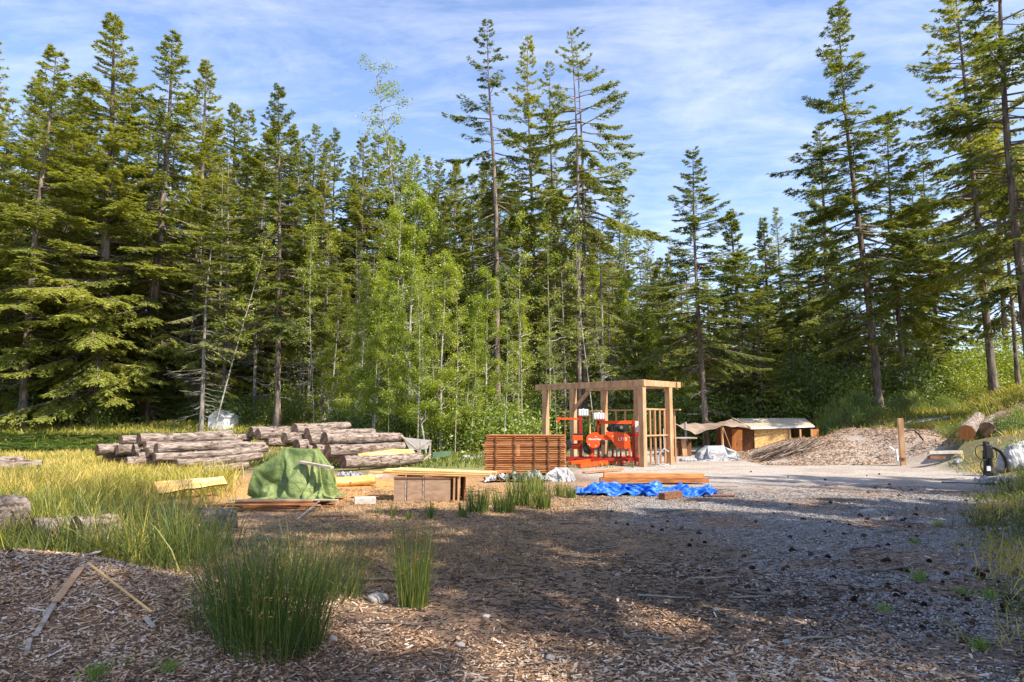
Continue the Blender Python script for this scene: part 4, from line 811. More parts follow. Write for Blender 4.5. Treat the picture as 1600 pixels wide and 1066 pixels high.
# low stack of thin brown slats under the green tarp
rr = random.Random(8); t0 = gnd(430, 797)
for i in range(13):
    a = rr.uniform(-.10, .10); L = rr.uniform(1.2, 2.0); cx, cy = t0.x+rr.uniform(-.5, .45), t0.y+rr.uniform(-.35, .5); z = H1(cx, cy)+.03+.028*(i % 5)
    board((cx-L/2*math.cos(a), cy-L/2*math.sin(a), z), (cx+L/2*math.cos(a), cy+L/2*math.sin(a), z+.01), rr.uniform(.06, .11), .022, 'cedar' if i % 4 else 'greywood', 'thin reddish slat in the low stack under the green tarp', 'slat', 'slats under the green tarp', 'slat', tint=rr.random())
q0 = gnd(463, 815); q1 = gnd(499, 797); board(gz(q0, .02), gz(q1, .16), .03, .02, 'greywood', 'thin pale stick propped on the end of the slat stack', 'slat')
q0 = gnd(486, 809); q1 = gnd(560, 808); board(gz(q0, .02), gz(q1, .02), .05, .02, 'darkwood', 'dark thin slat on the ground right of the green tarp', 'slat')
# green tarp draped over a stacked pile
def cloth_obj(name, me, mat, loc, sc, rz, label, cat):
    o = link(name, me.copy(), None, loc, rz); o.data.materials.clear(); o.data.materials.append(M[mat]); o.scale = sc
    a = o.modifiers.new('smooth', 'SUBSURF'); a.levels = a.render_levels = 1; b = o.modifiers.new('thick', 'SOLIDIFY'); b.thickness = .004; return tag(o, label, cat)
g0 = gnd(455, 792); gt = Vector((g0.x, g0.y+.62, H1(g0.x, g0.y+.62)+.06))
cloth_obj('green_tarp', gme, 'gtarp', gt, (1.0, .92, .98), 0, 'wrinkled green tarp draped like a tent over a pile near the log piles', 'tarp')
board(at(468, 722, gt.y-.22), at(519, 731, gt.y-.52), .11, .045, 'greywood', 'weathered board lying across the top of the green tarp', 'board')
# crumpled sheets
def sheet(name, px0, px1, py, depth, h, mat, label, cat, seed, fold=1.0, d=None, rz=0, nx=150, ny=60, prof=None, yb=0):
    g0, g1 = gnd(px0, py), gnd(px1, py); c = (g0+g1)/2; w = (g1-g0).length; rg = np.random.default_rng(seed)
    u, v = np.meshgrid(np.linspace(-1, 1, nx), np.linspace(-1, 1, ny), indexing='ij'); sh = 1-.35*np.abs(u)**3+.25*(fbm(u*2.5+seed, v*0+3, seed, 3)-.5)
    x = u*w/2; y = v*depth/2*sh+.12*depth*(fbm(u*3+9, v*2, seed+1, 3)-.5)*2; e = 1-np.maximum(np.abs(u)**4, np.abs(v)**2.6)
    e = np.clip(e, 0, 1)**.6; b = (.55+.9*(fbm(u*w*1.2+seed, v*depth*1.2, seed+2, 3)-.3)) if prof is None else prof(u)
    rid = 1-np.abs(2*fbm(u*w*2.6+1.5*fbm(v*3, u*3, seed+8, 2), v*depth*3.4, seed+3, 4)-1)*2.0; rid2 = 1-np.abs(2*fbm(u*w*7, v*depth*7, seed+4, 3)-1)*2
    z = e*(h*b+fold*h*.42*rid+fold*h*.06*rid2)+.008+.012*vn(u*w*20, v*depth*20, seed)
    X = c.x+x*math.cos(rz)-y*math.sin(rz); Y = c.y+yb+depth/2+x*math.sin(rz)+y*math.cos(rz); Z = np.maximum(z, .006)+H(X, Y)
    V = np.stack([X-c.x, Y-c.y, Z-c.z], -1).reshape(-1, 3); i = np.arange(nx-1)[:, None]; j = np.arange(ny-1)[None]
    F = np.stack([i*ny+j, (i+1)*ny+j, (i+1)*ny+j+1, i*ny+j+1], -1).reshape(-1, 4); m_ = MB(); m_.add(V, F, smooth=True)
    o = m_.obj(name, M[mat]); o.location = c; tag(o, label, cat); s_ = o.modifiers.new('thick', 'SOLIDIFY'); s_.thickness = .003; return o
p0, p1 = gnd(897, 776), gnd(1130, 776); c_ = (p0+p1)/2; c_.y += 0.62; c_.z = H1(c_.x, c_.y)-.01; cloth_obj('blue_tarp', bme, 'btarp', c_, ((p1-p0).length/2.95, 1.0, .72), 0.02, 'crumpled bright blue tarp lying on the ground beside the red timber', 'tarp')
p0, p1 = gnd(750, 757), gnd(862, 757); c_ = (p0+p1)/2; c_.y += 0.51; c_.z = H1(c_.x, c_.y)-.01; cloth_obj('white_tarp', bme, 'wtarp', c_, ((p1-p0).length/3.12, 0.75, .85), 3.10, 'long crumpled white woven tarp in front of the cedar board stack', 'tarp')
p0, p1 = gnd(852, 754), gnd(908, 754); c_ = (p0+p1)/2; c_.y += 0.45; c_.z = H1(c_.x, c_.y)-.01; cloth_obj('white_sack', gme, 'wtarp', c_, ((p1-p0).length/1.85, 0.45, .36), 0.30, 'full white woven sack at the right end of the white tarp', 'sack')
p0, p1 = gnd(1086, 721), gnd(1160, 721); c_ = (p0+p1)/2; c_.y += 0.66; c_.z = H1(c_.x, c_.y)-.01; cloth_obj('white_sheet', gme, 'wtarp', c_, ((p1-p0).length/1.85, .95, .58), 3.30, 'pale sheet over a heap in front of the tan canopy', 'tarp')
p0, p1 = gnd(520, 745), gnd(560, 745); c_ = (p0+p1)/2; c_.y += 0.36; c_.z = H1(c_.x, c_.y)-.01; cloth_obj('paper_scrap', bme, 'wtarp', c_, ((p1-p0).length/3.12, 0.50, 0.35), 0.50, 'torn white plastic scrap on the sawdust behind the green tarp', 'scrap')
p0, p1 = gnd(1541, 754), gnd(1596, 754); c_ = (p0+p1)/2; c_.y += 0.30; c_.z = H1(c_.x, c_.y)-.01; cloth_obj('plastic_scrap', bme, 'wtarp', c_, ((p1-p0).length/3.12, 0.50, 0.55), 0.20, 'muddy white plastic scrap lying below the black machine part', 'scrap')
sheet('rubble_sack', 1588, 1630, 730, .7, .62, 'wtarp', 'speckled white sack standing at the right edge of the photo', 'sack', 17, .5)
sheet('small_scrap', 1496, 1506, 724, .25, .12, 'wtarp', 'small white scrap on the ground left of the black machine part', 'scrap', 18, .8)
sheet('pale_scrap', 1066, 1090, 721, .5, .12, 'wtarp', 'small tan scrap left of the pale sheet', 'scrap', 19, .9)
for k, (px, py) in enumerate([(728, 716), (741, 719), (752, 716)]): sheet('lawn_scrap', px-7, px+7, py, .4, .08, 'wtarp', ['left pale scrap on the bright grass', 'middle pale scrap on the bright grass', 'right pale scrap on the bright grass by the cedar stack'][k], 'scrap', 40+k, .9)
# lumber by the blue tarp
a_, b_ = gnd(948, 766), gnd(1131, 766)
for k in range(4):
    y_ = a_.y+1.25+.17*(k % 2); zz = .10+.115*(k//2); board((a_.x+.05*k, y_, H1(0, y_)+zz), (b_.x+.10-.06*k, y_+.10, H1(0, y_)+zz-.02), .15, .11, 'cedar', ['lower front', 'lower rear', 'upper front', 'upper rear'][k]+' reddish timber of the stack behind the blue tarp', 'timber', 'reddish timbers behind the blue tarp', 'timber', tint=.3+.2*k)
a_, b_ = gnd(1112, 766), gnd(1153, 767); board(gz(a_, .10), gz(b_, .10), .09, .025, 'greywood', 'flat pale board end sticking out right of the blue tarp', 'board')
a_, b_ = gnd(1100, 777), gnd(1148, 777); board(gz(a_, .03), gz(b_, .03), .08, .025, 'darkwood', 'dark thin board on the ground at the right end of the blue tarp', 'board')
a_, b_ = gnd(1034, 781), gnd(1062, 777); board(gz(a_, .07), gz(b_, .07), .15, .12, 'darkwood', 'short dark wooden block in front of the blue tarp', 'block')
a_, b_ = gnd(912, 741), gnd(973, 736); board(gz(a_, .05), gz(b_, .06), .14, .04, 'cedar', 'single pale red board lying in front of the orange sawmill', 'board')
# concrete block
a_ = gnd(570, 788); m_ = MB(); box(m_, (0, 0, .07), (.40, .26, .13), .25); o = m_.obj('concrete_block', M['conc'], bevel=.012); o.location = a_; tag(o, 'grey concrete block alone on the tan dirt', 'block')
# crate boards under the long planks
cr = gnd(672, 783); root = thing('board_crate', 'low crate of upright brown boards under the long planks', 'crate', cr)
W_ = .43
for k, (x0, w) in enumerate([(-.72, .22), (-.50, .03), (-.46, .30), (-.155, .03), (-.12, .52)]):
    m_ = MB(); hh = .48+.02*math.sin(k*2); box(m_, (x0+w/2, .0+.015*(k % 2), hh/2), (w-.008, .03 if w > .05 else .06, hh)); m_.obj('side_board' if w > .05 else 'cleat', M['ply' if w > .05 else 'greywood'], root, bevel=.003)
for x0, ln in ((.42, .06), (.58, -.02)): m_ = MB(); beam(m_, (.47 if ln > 0 else .56, -.02, 0), (x0+ln, -.02, .47), .035, .04); m_.obj('strut', M['timber'], root)
for yy in (.42, .84): m_ = MB(); box(m_, (-.1, yy, .23), (1.2, .03, .46)); m_.obj('inner_board', M['ply'], root)
m_ = MB(); box(m_, (-.1, .42, .445), (1.24, .9, .03)); m_.obj('top_board', M['darkwood'], root)
m_ = MB(); box(m_, (.62, .35, .24), (.03, .6, .44), .2); m_.obj('end_board', M['darkwood'], root)
# long planks on the crate
for k in range(8):
    z0 = cr.z+.50+.035*(k//3); y0 = cr.y+.05+.28*(k % 3)
    x0, x1 = [(-1.15, 1.15), (-1.3, 1.0), (-.9, 1.3), (-.95, 1.2), (-.7, 1.0), (-1.0, 1.3), (-.75, 1.2), (-.7, .9)][k]
    board((cr.x+x0, y0+.12, z0+.03), (cr.x+x1, y0-.05, z0-.02), .22, .028, 'lumber', None if 0 else ['front', 'middle', 'rear'][k % 3]+' yellow plank in the '+['bottom', 'second', 'top'][k//3]+' layer lying on the board crate', 'plank', 'long yellow planks on the crate', 'plank', tint=.2+.1*k)
board((cr.x+.3, cr.y+1.5, .42), (cr.x+1.6, cr.y+1.7, .46), .2, .05, 'cedar', 'red brown plank between the crate planks and the white tarp', 'plank')
# cedar board stack with stickers
sk = gnd(822, 738); base = Vector((sk.x, 20.6, 0)); base.x = (822-CX)/FPX*20.6; base.z = H1(base.x, base.y)
root = thing('board_stack', 'tall stickered stack of red brown cedar boards left of the sawmill', 'board stack', base, R(-5)); rr = random.Random(3)
nl = 21; lh = 1.10/nl
for k in range(nl):
    m_ = MB(); 
    for j in range(5):
        x0 = -1.13+rr.uniform(-.12, .03)*(1 if k < nl-2 else .3); x1 = 1.17+rr.uniform(-.02, .02); box(m_, ((x0+x1)/2, -.46+.2*j+.2*.5-.08, lh*(k+.5)), (x1-x0, .185, .030), tint=rr.random())
    m_.obj('board_layer', M['cedar'], root)
for xs in (-.30, .28, .68, 1.02, -.85):
    m_ = MB()
    for k in range(nl-1): box(m_, (xs+rr.uniform(-.02, .02), -.04, lh*(k+1)), (.05, 1.06, lh-.0315))
    m_.obj('stickers', M['darkwood'], root)
m_ = MB()
for xs in (-.9, 0, .9): box(m_, (xs, 0, -.03), (.12, .9, .1))
m_.obj('bearer', M['greywood'], root); root.location.z += .06
m_ = MB(); box(m_, (-.20, -.515, .66), (.10, .03, .34)); m_.obj('prop_board', M['timber'], root)
# ------------------------------------------------------------------ timber frame shelter
A = Vector((4.5, 23.7, 0)); B = Vector((1.19, 27.1, 0)); u_ = (B-A).normalized(); v_ = Vector((-u_.y*-1, u_.x*-1*-1, 0)); v_ = Vector((u_.y, -u_.x, 0)); L_ = (B-A).length
Cq = A+v_*1.65; Hh = 2.92
fr = thing('timber_shelter', 'open timber frame shelter of pale posts and beams around the orange sawmill', 'shelter', A)
def fb(p, q, w, h, name, mat='timber', roll=0): m_ = MB(); beam(m_, Vector(p)-A, Vector(q)-A, w, h, 0, .5, roll); return m_.obj(name, M[mat], fr, bevel=.006)
def P3(s, t, z): v = A+u_*s+v_*t; return Vector((v.x, v.y, z))
for s, t in [(0, 0), (L_*.96, 0), (L_*.66, 0), (0, 1.65), (1.7, 2.1), (3.3, 2.1)]: fb(P3(s, t, H1(*P3(s, t, 0).xy)), P3(s, t, Hh-.16), .20, .20, 'post', roll=math.atan2(u_.y, u_.x))
fb(P3(-.15, 0, Hh-.05), P3(L_+.30, 0, Hh-.05), .17, .22, 'beam'); fb(P3(-.15, 2.1, Hh-.052), P3(4.2, 2.1, Hh-.052), .16, .20, 'beam'); fb(P3(0, -.10, Hh-.045), P3(0, 2.35, Hh-.045), .18, .205, 'beam')
fb(P3(L_*.66-.08, 0, 2.05), P3(L_*.66-.75, 0, 2.62), .09, .13, 'brace')
for k in range(4): s = L_*.96-.35-.42*k; fb(P3(s, .75, .05), P3(s, .75, 1.88), .05, .10, 'stud', 'lumber')
fb(P3(L_*.96-.05, .75, 1.92), P3(L_*.5, .75, 1.92), .10, .05, 'rail', 'lumber')
for k in range(9): s = .25+.45*k; fb(P3(s, 2.4, .05), P3(s, 2.4, 1.94), .05, .12, 'stud')
fb(P3(0, 2.4, 1.97), P3(4.2, 2.4, 1.97), .12, .05, 'rail')
for k in range(5): s = .30*k-.2; fb(P3(.1, .30+.30*k, .05), P3(.1, .30+.30*k, 1.94), .05, .11, 'stud')
fb(P3(.1, .12, 1.97), P3(.1, 1.6, 1.97), .11, .05, 'rail'); fb(P3(.05, .1, 1.05), P3(.05, 1.6, 1.05), .10, .05, 'rail')
# ------------------------------------------------------------------ sawmill
D0 = 24.6; org = Vector(((935-CX)/FPX*D0, D0, 0)); org.z = H1(org.x, org.y); PXM = FPX/D0
sm = thing('portable_sawmill', 'orange portable band sawmill standing under the timber frame', 'sawmill', org)
def cv(cx, cy):                          # a point on the mill's face plane, from the close-up measurements
    px = 860+cx*.1126; py = 630+cy*.1126; v = at(px, py, D0)-org; return v.x, v.z
def mbox(cx0, cy0, cx1, cy1, y, dep, name, mat='orange', par=None, bev=.006):
    x0, z1 = cv(cx0, cy0); x1, z0 = cv(cx1, cy1); m_ = MB(); box(m_, ((x0+x1)/2, y, (z0+z1)/2), (x1-x0, dep, z1-z0)); return m_.obj(name, M[mat], par or sm, bevel=bev)
def mpoly(pts, y, dep, name, mat='orange', bev=.012):
    q = [cv(*p) for p in pts]; n = len(q); V = [(a, y-dep/2, b) for a, b in q]+[(a, y+dep/2, b) for a, b in q]; m_ = MB()
    m_.add(V, [tuple(range(n))]); m_.add(V, [tuple(range(n, 2*n))[::-1]]); m_.add(V, [(i, i+n, (i+1) % n+n, (i+1) % n) for i in range(n)]); return m_.obj(name, M[mat], sm, bevel=bev)
m_ = MB(); x0, _ = cv(150, 0); x1, _ = cv(1230, 0)
for yy, dz in ((-.35, .20), (.45, .20)): box(m_, ((x0+x1)/2, yy, .22), (x1-x0, .07, .11))
for k in range(7): box(m_, (x0+(x1-x0)*k/6, .05, .21), (.06, .74, .08))
for k in range(5):
    for yy in (-.35, .45): box(m_, (x0+.1+(x1-x0-.2)*k/4, yy, .07), (.07, .07, .19))
m_.obj('bed_rails', M['redpaint'], sm)
a0 = gnd(905, 732)-org; b0 = gnd(1000, 722)-org; m_ = MB(); beam(m_, (a0.x, a0.y, .10), (b0.x, b0.y, .12), .13, .15); beam(m_, (a0.x-.25, a0.y+.42, .16), (b0.x-.3, b0.y+.5, .16), .10, .12); m_.obj('track_rail', M['orange'], sm, bevel=.01)
for nm, a in (('cover', [(490, 470), (530, 420), (580, 405), (640, 405), (668, 440), (670, 570), (640, 610), (570, 620), (515, 590), (490, 540)]),): mpoly(a, -.28, .16, 'wheel_cover')
mpoly([(760, 395), (1000, 410), (1060, 440), (1085, 500), (1085, 590), (1040, 630), (930, 620), (885, 590), (830, 500), (755, 430)], -.28, .16, 'blade_cover')
mbox(660, 440, 860, 510, -.22, .14, 'blade_guide'); mbox(300, 445, 440, 515, -.15, .25, 'control_box', 'orange'); mbox(320, 420, 455, 445, -.15, .22, 'control_top', 'black')
mbox(390, 180, 440, 800, -.05, .12, 'mast', 'redpaint'); mbox(95, 205, 410, 232, -.05, .09, 'feed_arm'); mpoly([(90, 200), (140, 200), (135, 235), (110, 265), (95, 285)], -.05, .07, 'arm_tip')
mbox(650, 250, 685, 780, .05, .12, 'mast', 'redpaint'); mbox(1130, 240, 1180, 800, .05, .13, 'mast', 'redpaint'); mbox(640, 245, 1175, 290, .05, .12, 'top_beam')
mbox(860, 600, 890, 780, .2, .08, 'leg', 'redpaint'); mbox(975, 610, 1000, 780, .2, .08, 'leg', 'redpaint'); mbox(1080, 560, 1110, 800, -.05, .08, 'leg')
mbox(290, 560, 440, 600, -.1, .15, 'crossbar', 'redpaint'); mbox(300, 600, 430, 640, -.02, .12, 'crossbar'); mbox(540, 600, 610, 740, -.05, .10, 'leg')
mbox(1070, 420, 1240, 465, .1, .12, 'side_arm', 'redpaint'); mbox(1185, 250, 1240, 400, .25, .2, 'battery_box', 'tank')
for a, b, c_, d_ in ((388, 85, 525, 180), (597, 135, 748, 228)):
    t_ = mbox(a, b, c_, d_, .0, .20, 'water_tank', 'tank', bev=.03); x0, z1 = cv(a, b); x1, z0 = cv(c_, d_); m_ = MB()
    for q in (.3, .55, .8): box(m_, (x0+(x1-x0)*q, -.104, (z0+z1)/2), (.012, .012, (z1-z0)*.86))
    cyl(m_, ((x0+x1)/2, 0, z1-.01), ((x0+x1)/2, 0, z1+.03), .03); m_.obj('tank_rib', M['pipe'], t_)
    mbox(a+20, d_+1, c_-15, d_+10, 0, .22, 'tank_shelf', 'redpaint', bev=.003)
# engine
m_ = MB(); ex, ez = cv(960, 350); box(m_, (ex, .12, ez), (.42, .34, .20)); box(m_, (ex+.25, .10, ez+.02), (.16, .28, .26)); cyl(m_, (ex-.34, -.06, ez-.02), (ex-.34, .22, ez-.02), .10); box(m_, (ex-.10, .1, ez+.13), (.25, .22, .06))
for k in range(5): box(m_, (ex-.12+.06*k, -.065, ez), (.02, .03, .16))
m_.obj('engine', M['black'], sm, bevel=.01)
m_ = MB(); cyl(m_, (ex+.05, -.1, ez+.03), (ex+.05, -.07, ez+.03), .06); m_.obj('air_filter', M['steel'], sm)
for a, b, rr_ in ((240, 560, .12), (720, 545, .08), (490, 620, .09)):
    x_, z_ = cv(a, b); m_ = MB(); cyl(m_, (x_, -.3, z_), (x_, -.16, z_), rr_, 20); cyl(m_, (x_, -.31, z_), (x_, -.29, z_), rr_*.3, 10, 0); m_.obj('drive_wheel', M['black'], sm)
mpoly([(185, 640), (240, 560), (300, 600), (250, 640), (215, 670)], -.2, .06, 'guard', 'black'); mpoly([(450, 590), (480, 560), (560, 660), (530, 720), (460, 680)], -.2, .05, 'guard', 'black')
for a, b in ((335, 780), (740, 720), (880, 790), (1035, 785), (210, 770)):
    x_, z_ = cv(a, b); m_ = MB(); cyl(m_, (x_, -.42, z_), (x_, -.33, z_), .05); m_.obj('roller', M['black'], sm)
for a, b in ((540, 410), (612, 463), (612, 587), (525, 570), (845, 458), (1070, 470), (320, 775), (455, 760)):
    x_, z_ = cv(a, b); m_ = MB(); cyl(m_, (x_, -.375, z_), (x_, -.355, z_), .018, 10); m_.obj('bolt', M['white'], sm)
m_ = MB(); hx, hz = cv(1190, 520); tube(m_, [(hx-.1, 0, hz), (hx+.05, -.05, hz-.03), (hx+.06, -.05, hz-.25), (hx-.05, 0, hz-.42)], .015, 6); m_.obj('hose', M['redpaint'], sm)
def words(txt, x, y, z, size, parent, mat='white'):
    cu = bpy.data.curves.new('lettering', 'FONT'); cu.body = txt; cu.size = size; cu.extrude = .002; cu.offset = .002; cu.materials.append(M[mat]); tmp = link('lettering', cu); me = bpy.data.meshes.new_from_object(tmp); bpy.data.objects.remove(tmp); o = link('lettering', me, parent); o.location = (x, y, z); o.rotation_euler = (math.pi/2, 0, 0); return o
x_, z_ = cv(512, 508); words('Wood-Mizer', x_, -.365, z_, .085, sm); x_, z_ = cv(918, 515); words('LT15', x_, -.365, z_, .15, sm)
# white hose coiled on the near post
m_ = MB(); t = np.linspace(0, 1, 26); p0 = P3(0, .55, 0)
def hp(cx, cy, d): v = at(820+cx*.2252, 560+cy*.2252, d); return v
Pn = [hp(1000, 650, 23.6), hp(985, 640, 23.6), hp(968, 628, 23.6), hp(940, 655, 23.6), hp(925, 690, 23.6), hp(922, 725, 23.6), hp(935, 742, 23.6), hp(965, 745, 23.7), hp(1000, 735, 23.8)]
tube(m_, Pn, .022, 8); tube(m_, [hp(968, 628, 23.6), hp(965, 560, 23.8), hp(962, 490, 24.0)], .012, 6)
o = m_.obj('white_hose', M['pipe']); tag(o, 'pale stiff hose loop hanging beside the near post of the timber frame', 'hose')
# ------------------------------------------------------------------ grey pallet frame and ramp at the end of the right pile
def c3(cx, cy, d): return at(600+cx*.2252, 560+cy*.2252, d)
rt = thing('trailer_ramp', 'grey wooden ramp frame leaning at the right end of the right log pile', 'ramp', c3(260, 720, 25))
def rb(p, q, w, h, nm, mat='greywood'): m_ = MB(); beam(m_, Vector(p)-rt.location, Vector(q)-rt.location, w, h); m_.obj(nm, M[mat], rt)
rb(c3(125, 545, 25.2), c3(250, 650, 25.0), .09, .05, 'rail'); rb(c3(245, 630, 25), c3(328, 570, 25), .09, .05, 'rail'); rb(c3(322, 570, 25), c3(318, 700, 25), .06, .05, 'leg'); rb(c3(250, 570, 25), c3(250, 700, 25), .06, .05, 'leg'); rb(c3(255, 722, 24.8), c3(322, 665, 25), .10, .04, 'rail')
V = [c3(130, 548, 25.6)-rt.location, c3(325, 568, 25.6)-rt.location, c3(300, 630, 25.5)-rt.location, c3(180, 640, 25.5)-rt.location]; V = [tuple(v) for v in V]; V += [(a, b+.04, c) for a, b, c in V]
m_ = MB(); m_.add(V, [(0, 3, 2, 1), (4, 5, 6, 7), (0, 1, 5, 4), (1, 2, 6, 5), (2, 3, 7, 6), (3, 0, 4, 7)]); m_.obj('mesh_panel', M['greyp'], rt)
m_ = MB(); p, q = c3(325, 690, 26), c3(455, 668, 26.5); 
for k in range(3): beam(m_, p-p+Vector((0, .12*k, .07*k)), q-p+Vector((0, .12*k, .05*k)), .2, .05)
o = m_.obj('green_panel_stack', plainmat('green_board', (.08, .14, .08), .6)); o.location = p; tag(o, 'dark green boards lying flat on the grass right of the grey ramp', 'boards')
# ------------------------------------------------------------------ canopy, bench, shed
GD = 33.0
def c5(cx, cy, d): return at(1050+cx*.1875, 600+cy*.1875, d)
cn = thing('tan_canopy', 'sagging tan fabric canopy strung from poles left of the shed', 'canopy', onx(1100, 31))
cl = cn.location.copy()
K = [[c5(20, 335, 31.0), c5(60, 338, 32), c5(120, 328, 33.5)], [c5(190, 418, 30.4), c5(250, 378, 31.5), c5(300, 328, 33.8)], [c5(420, 350, 30.6), c5(450, 330, 32), c5(470, 310, 34)], [c5(640, 360, 31.5), c5(590, 330, 33), c5(520, 312, 34.3)]]
V = []; nu_ = 28; nv_ = 14
for i in range(nu_):
    for j in range(nv_):
        s = i/(nu_-1)*3; a = min(2, int(s)); f = s-a; t = j/(nv_-1)*2; b = min(1, int(t)); g = t-b
        p = (K[a][b]*(1-f)+K[a+1][b]*f)*(1-g)+(K[a][b+1]*(1-f)+K[a+1][b+1]*f)*g; V.append(tuple(p-cl+Vector((0, 0, .03*math.sin(i*1.1+j*.8)))))
m_ = MB(); m_.add(V, [(i*nv_+j, (i+1)*nv_+j, (i+1)*nv_+j+1, i*nv_+j+1) for i in range(nu_-1) for j in range(nv_-1)], smooth=True); o = m_.obj('fabric', M['brtarp'], cn); sd_ = o.modifiers.new('t', 'SOLIDIFY'); sd_.thickness = .01
def pole(cx, cy0, cy1, d, r, mat, cx1=None):
    p = c5(cx, cy0, d); q = c5(cx1 or cx, cy1, d); q.z = H1(q.x, q.y) if cy1 > 500 else q.z; m_ = MB(); tube(m_, [p-cl, (p+q)/2-cl, q-cl], r, 8); m_.obj('pole', M[mat], cn)
pole(112, 318, 620, 30.8, .055, 'greyp', 125); pole(415, 345, 560, 30.8, .06, 'timber', 425); pole(12, 255, 640, 30.5, .05, 'timber'); pole(425, 360, 530, 30.7, .018, 'timber', 510)
bn = thing('workbench', 'rough plank bench beneath the left end of the tan canopy', 'bench', onx(1068, 30.3)); bl = bn.location.copy()
for a, b, w, h, nm, mt in [(c5(-40, 450, 30.2), c5(195, 450, 30.2), .6, .06, 'bench_top', 'greywood'), (c5(30, 460, 30.2), c5(40, 625, 30.2), .12, .12, 'leg', 'darkwood'), (c5(95, 460, 30.2), c5(110, 620, 30.2), .2, .1, 'leg', 'timber')]:
    m_ = MB(); beam(m_, a-bl, b-bl, w, h); m_.obj(nm, M[mt], bn)
for a, b, lab in [(40, 90, 'dark wooden crate under the bench'), (120, 160, 'brown box beside the bench leg')]:
    m_ = MB(); p = c5(a, 540, 30.6); q = c5(b, 625, 30.6); z0 = H1(p.x, p.y); box(m_, (0, 0, .3), (q.x-p.x, .4, .6)); box(m_, (0, 0, .61), (q.x-p.x+.04, .44, .02)); o = m_.obj('wooden_box', M['darkwood'], bevel=.01); o.location = ((p.x+q.x)/2, 30.7, z0); tag(o, lab, 'box')
sh = onx(1215, 34); sh.z = 0.02
shd = thing('wooden_shed', 'low wooden shed of strand board with a faded sheet roof', 'shed', sh)
def sv(cx, cy, d): return c5(cx, cy, d)-sh
def quadbox(name, pts, th, mat, par=shd):     # a thick panel from four corners
    n = (pts[1]-pts[0]).cross(pts[3]-pts[0]).normalized()*th; V = [tuple(p) for p in pts]+[tuple(p+n) for p in pts]
    m_ = MB(); m_.add(V, [(0, 1, 2, 3), (7, 6, 5, 4), (0, 4, 5, 1), (1, 5, 6, 2), (2, 6, 7, 3), (3, 7, 4, 0)]); return m_.obj(name, M[mat], par)
zf = c5(650, 368, 33.6).z-sh.z                                    # eave height
xl = sv(650, 0, 33.6).x; xr = sv(1180, 0, 34.2).x; yf = 33.6-sh.y; yb = yf+3.0
quadbox('front_wall', [Vector((xl+.1, yf, 0)), Vector((xl+2.0*.9, yf+.05, 0)), Vector((xl+2.0*.9, yf+.05, zf-.02)), Vector((xl+.1, yf, zf-.02))], .05, 'osb')
quadbox('window_wall', [Vector((xl+1.82, yf+.06, 0)), Vector((xr-.1, yf+.16, 0)), Vector((xr-.1, yf+.16, .55)), Vector((xl+1.82, yf+.06, .55))], .05, 'osb')
quadbox('back_wall', [Vector((xl+.1, yb, 0)), Vector((xr-.1, yb, 0)), Vector((xr-.1, yb, zf)), Vector((xl+.1, yb, zf))], .05, 'darkwood')
quadbox('right_wall', [Vector((xr-.12, yf+.2, 0)), Vector((xr-.12, yb, 0)), Vector((xr-.12, yb, zf)), Vector((xr-.12, yf+.2, zf))], .05, 'redwood')
quadbox('red_panel', [Vector((xl+2.9, yf+.03, .5)), Vector((xr-.1, yf+.1, .5)), Vector((xr-.1, yf+.1, zf-.06)), Vector((xl+2.9, yf+.03, zf-.06))], .04, 'redwood')
for xx in (xl+1.84, xl+2.35, xl+2.9): m_ = MB(); beam(m_, (xx, yf-.02, 0), (xx, yf-.02, zf-.05), .08, .08); m_.obj('post', M['timber'], shd)
xa = sv(430, 0, 32.9).x
quadbox('side_wall', [Vector((xl+.05, yf, 0)), Vector((xa, yf+.9, 0)), Vector((xa, yf+.9, zf+.1)), Vector((xl+.05, yf, zf-.04))], .05, 'darkwood')
dr_ = quadbox('door', [sv(500, 555, 33.0), sv(585, 560, 32.9), sv(585, 385, 32.9), sv(500, 375, 33.0)], .04, 'redwood'); m_ = MB(); hx = sv(575, 480, 32.85); tube(m_, [hx, hx+Vector((0, -.06, .02)), hx+Vector((0, -.06, .12)), hx+Vector((0, 0, .14))], .01, 6); m_.obj('handle', M['steel'], dr_)
ridge_z = c5(510, 290, 35.2).z-sh.z; 
rl, rr2 = sv(655, 362, 33.3), sv(1185, 345, 33.6); ul, ur = sv(505, 288, 35.6), sv(1110, 285, 35.8)
N_ = 40; m_ = MB(); V = []
for i in range(N_+1):
    f = i/N_; a = rl*(1-f)+rr2*f; b = ul*(1-f)+ur*f; w_ = .018*(1 if i % 2 else -1)
    V += [(a.x, a.y, a.z+w_), (b.x, b.y, b.z+w_), (a.x, a.y, a.z+w_-.03), (b.x, b.y, b.z+w_-.03)]
m_.add(V, [(4*i, 4*i+4, 4*i+5, 4*i+1) for i in range(N_)]); m_.add(V, [(4*i+2, 4*i+3, 4*i+7, 4*i+6) for i in range(N_)]); m_.add(V, [(4*i, 4*i+2, 4*i+6, 4*i+4) for i in range(N_)]); m_.obj('roof', M['roofsheet'], shd)
m_ = MB(); beam(m_, rl+Vector((0, -.03, -.06)), rr2+Vector((0, -.03, -.06)), .04, .07); m_.obj('fascia', M['white'], shd)
m_ = MB(); beam(m_, rl+Vector((-.03, 0, -.02)), ul+Vector((-.03, 0, -.02)), .05, .12); m_.obj('barge_board', M['greywood'], shd)
quadbox('lean_roof', [rl+Vector((-.06, .02, -.05)), ul+Vector((-.06, 0, -.05)), sv(420, 320, 35.5), sv(400, 340, 33.4)], .03, 'brtarp')
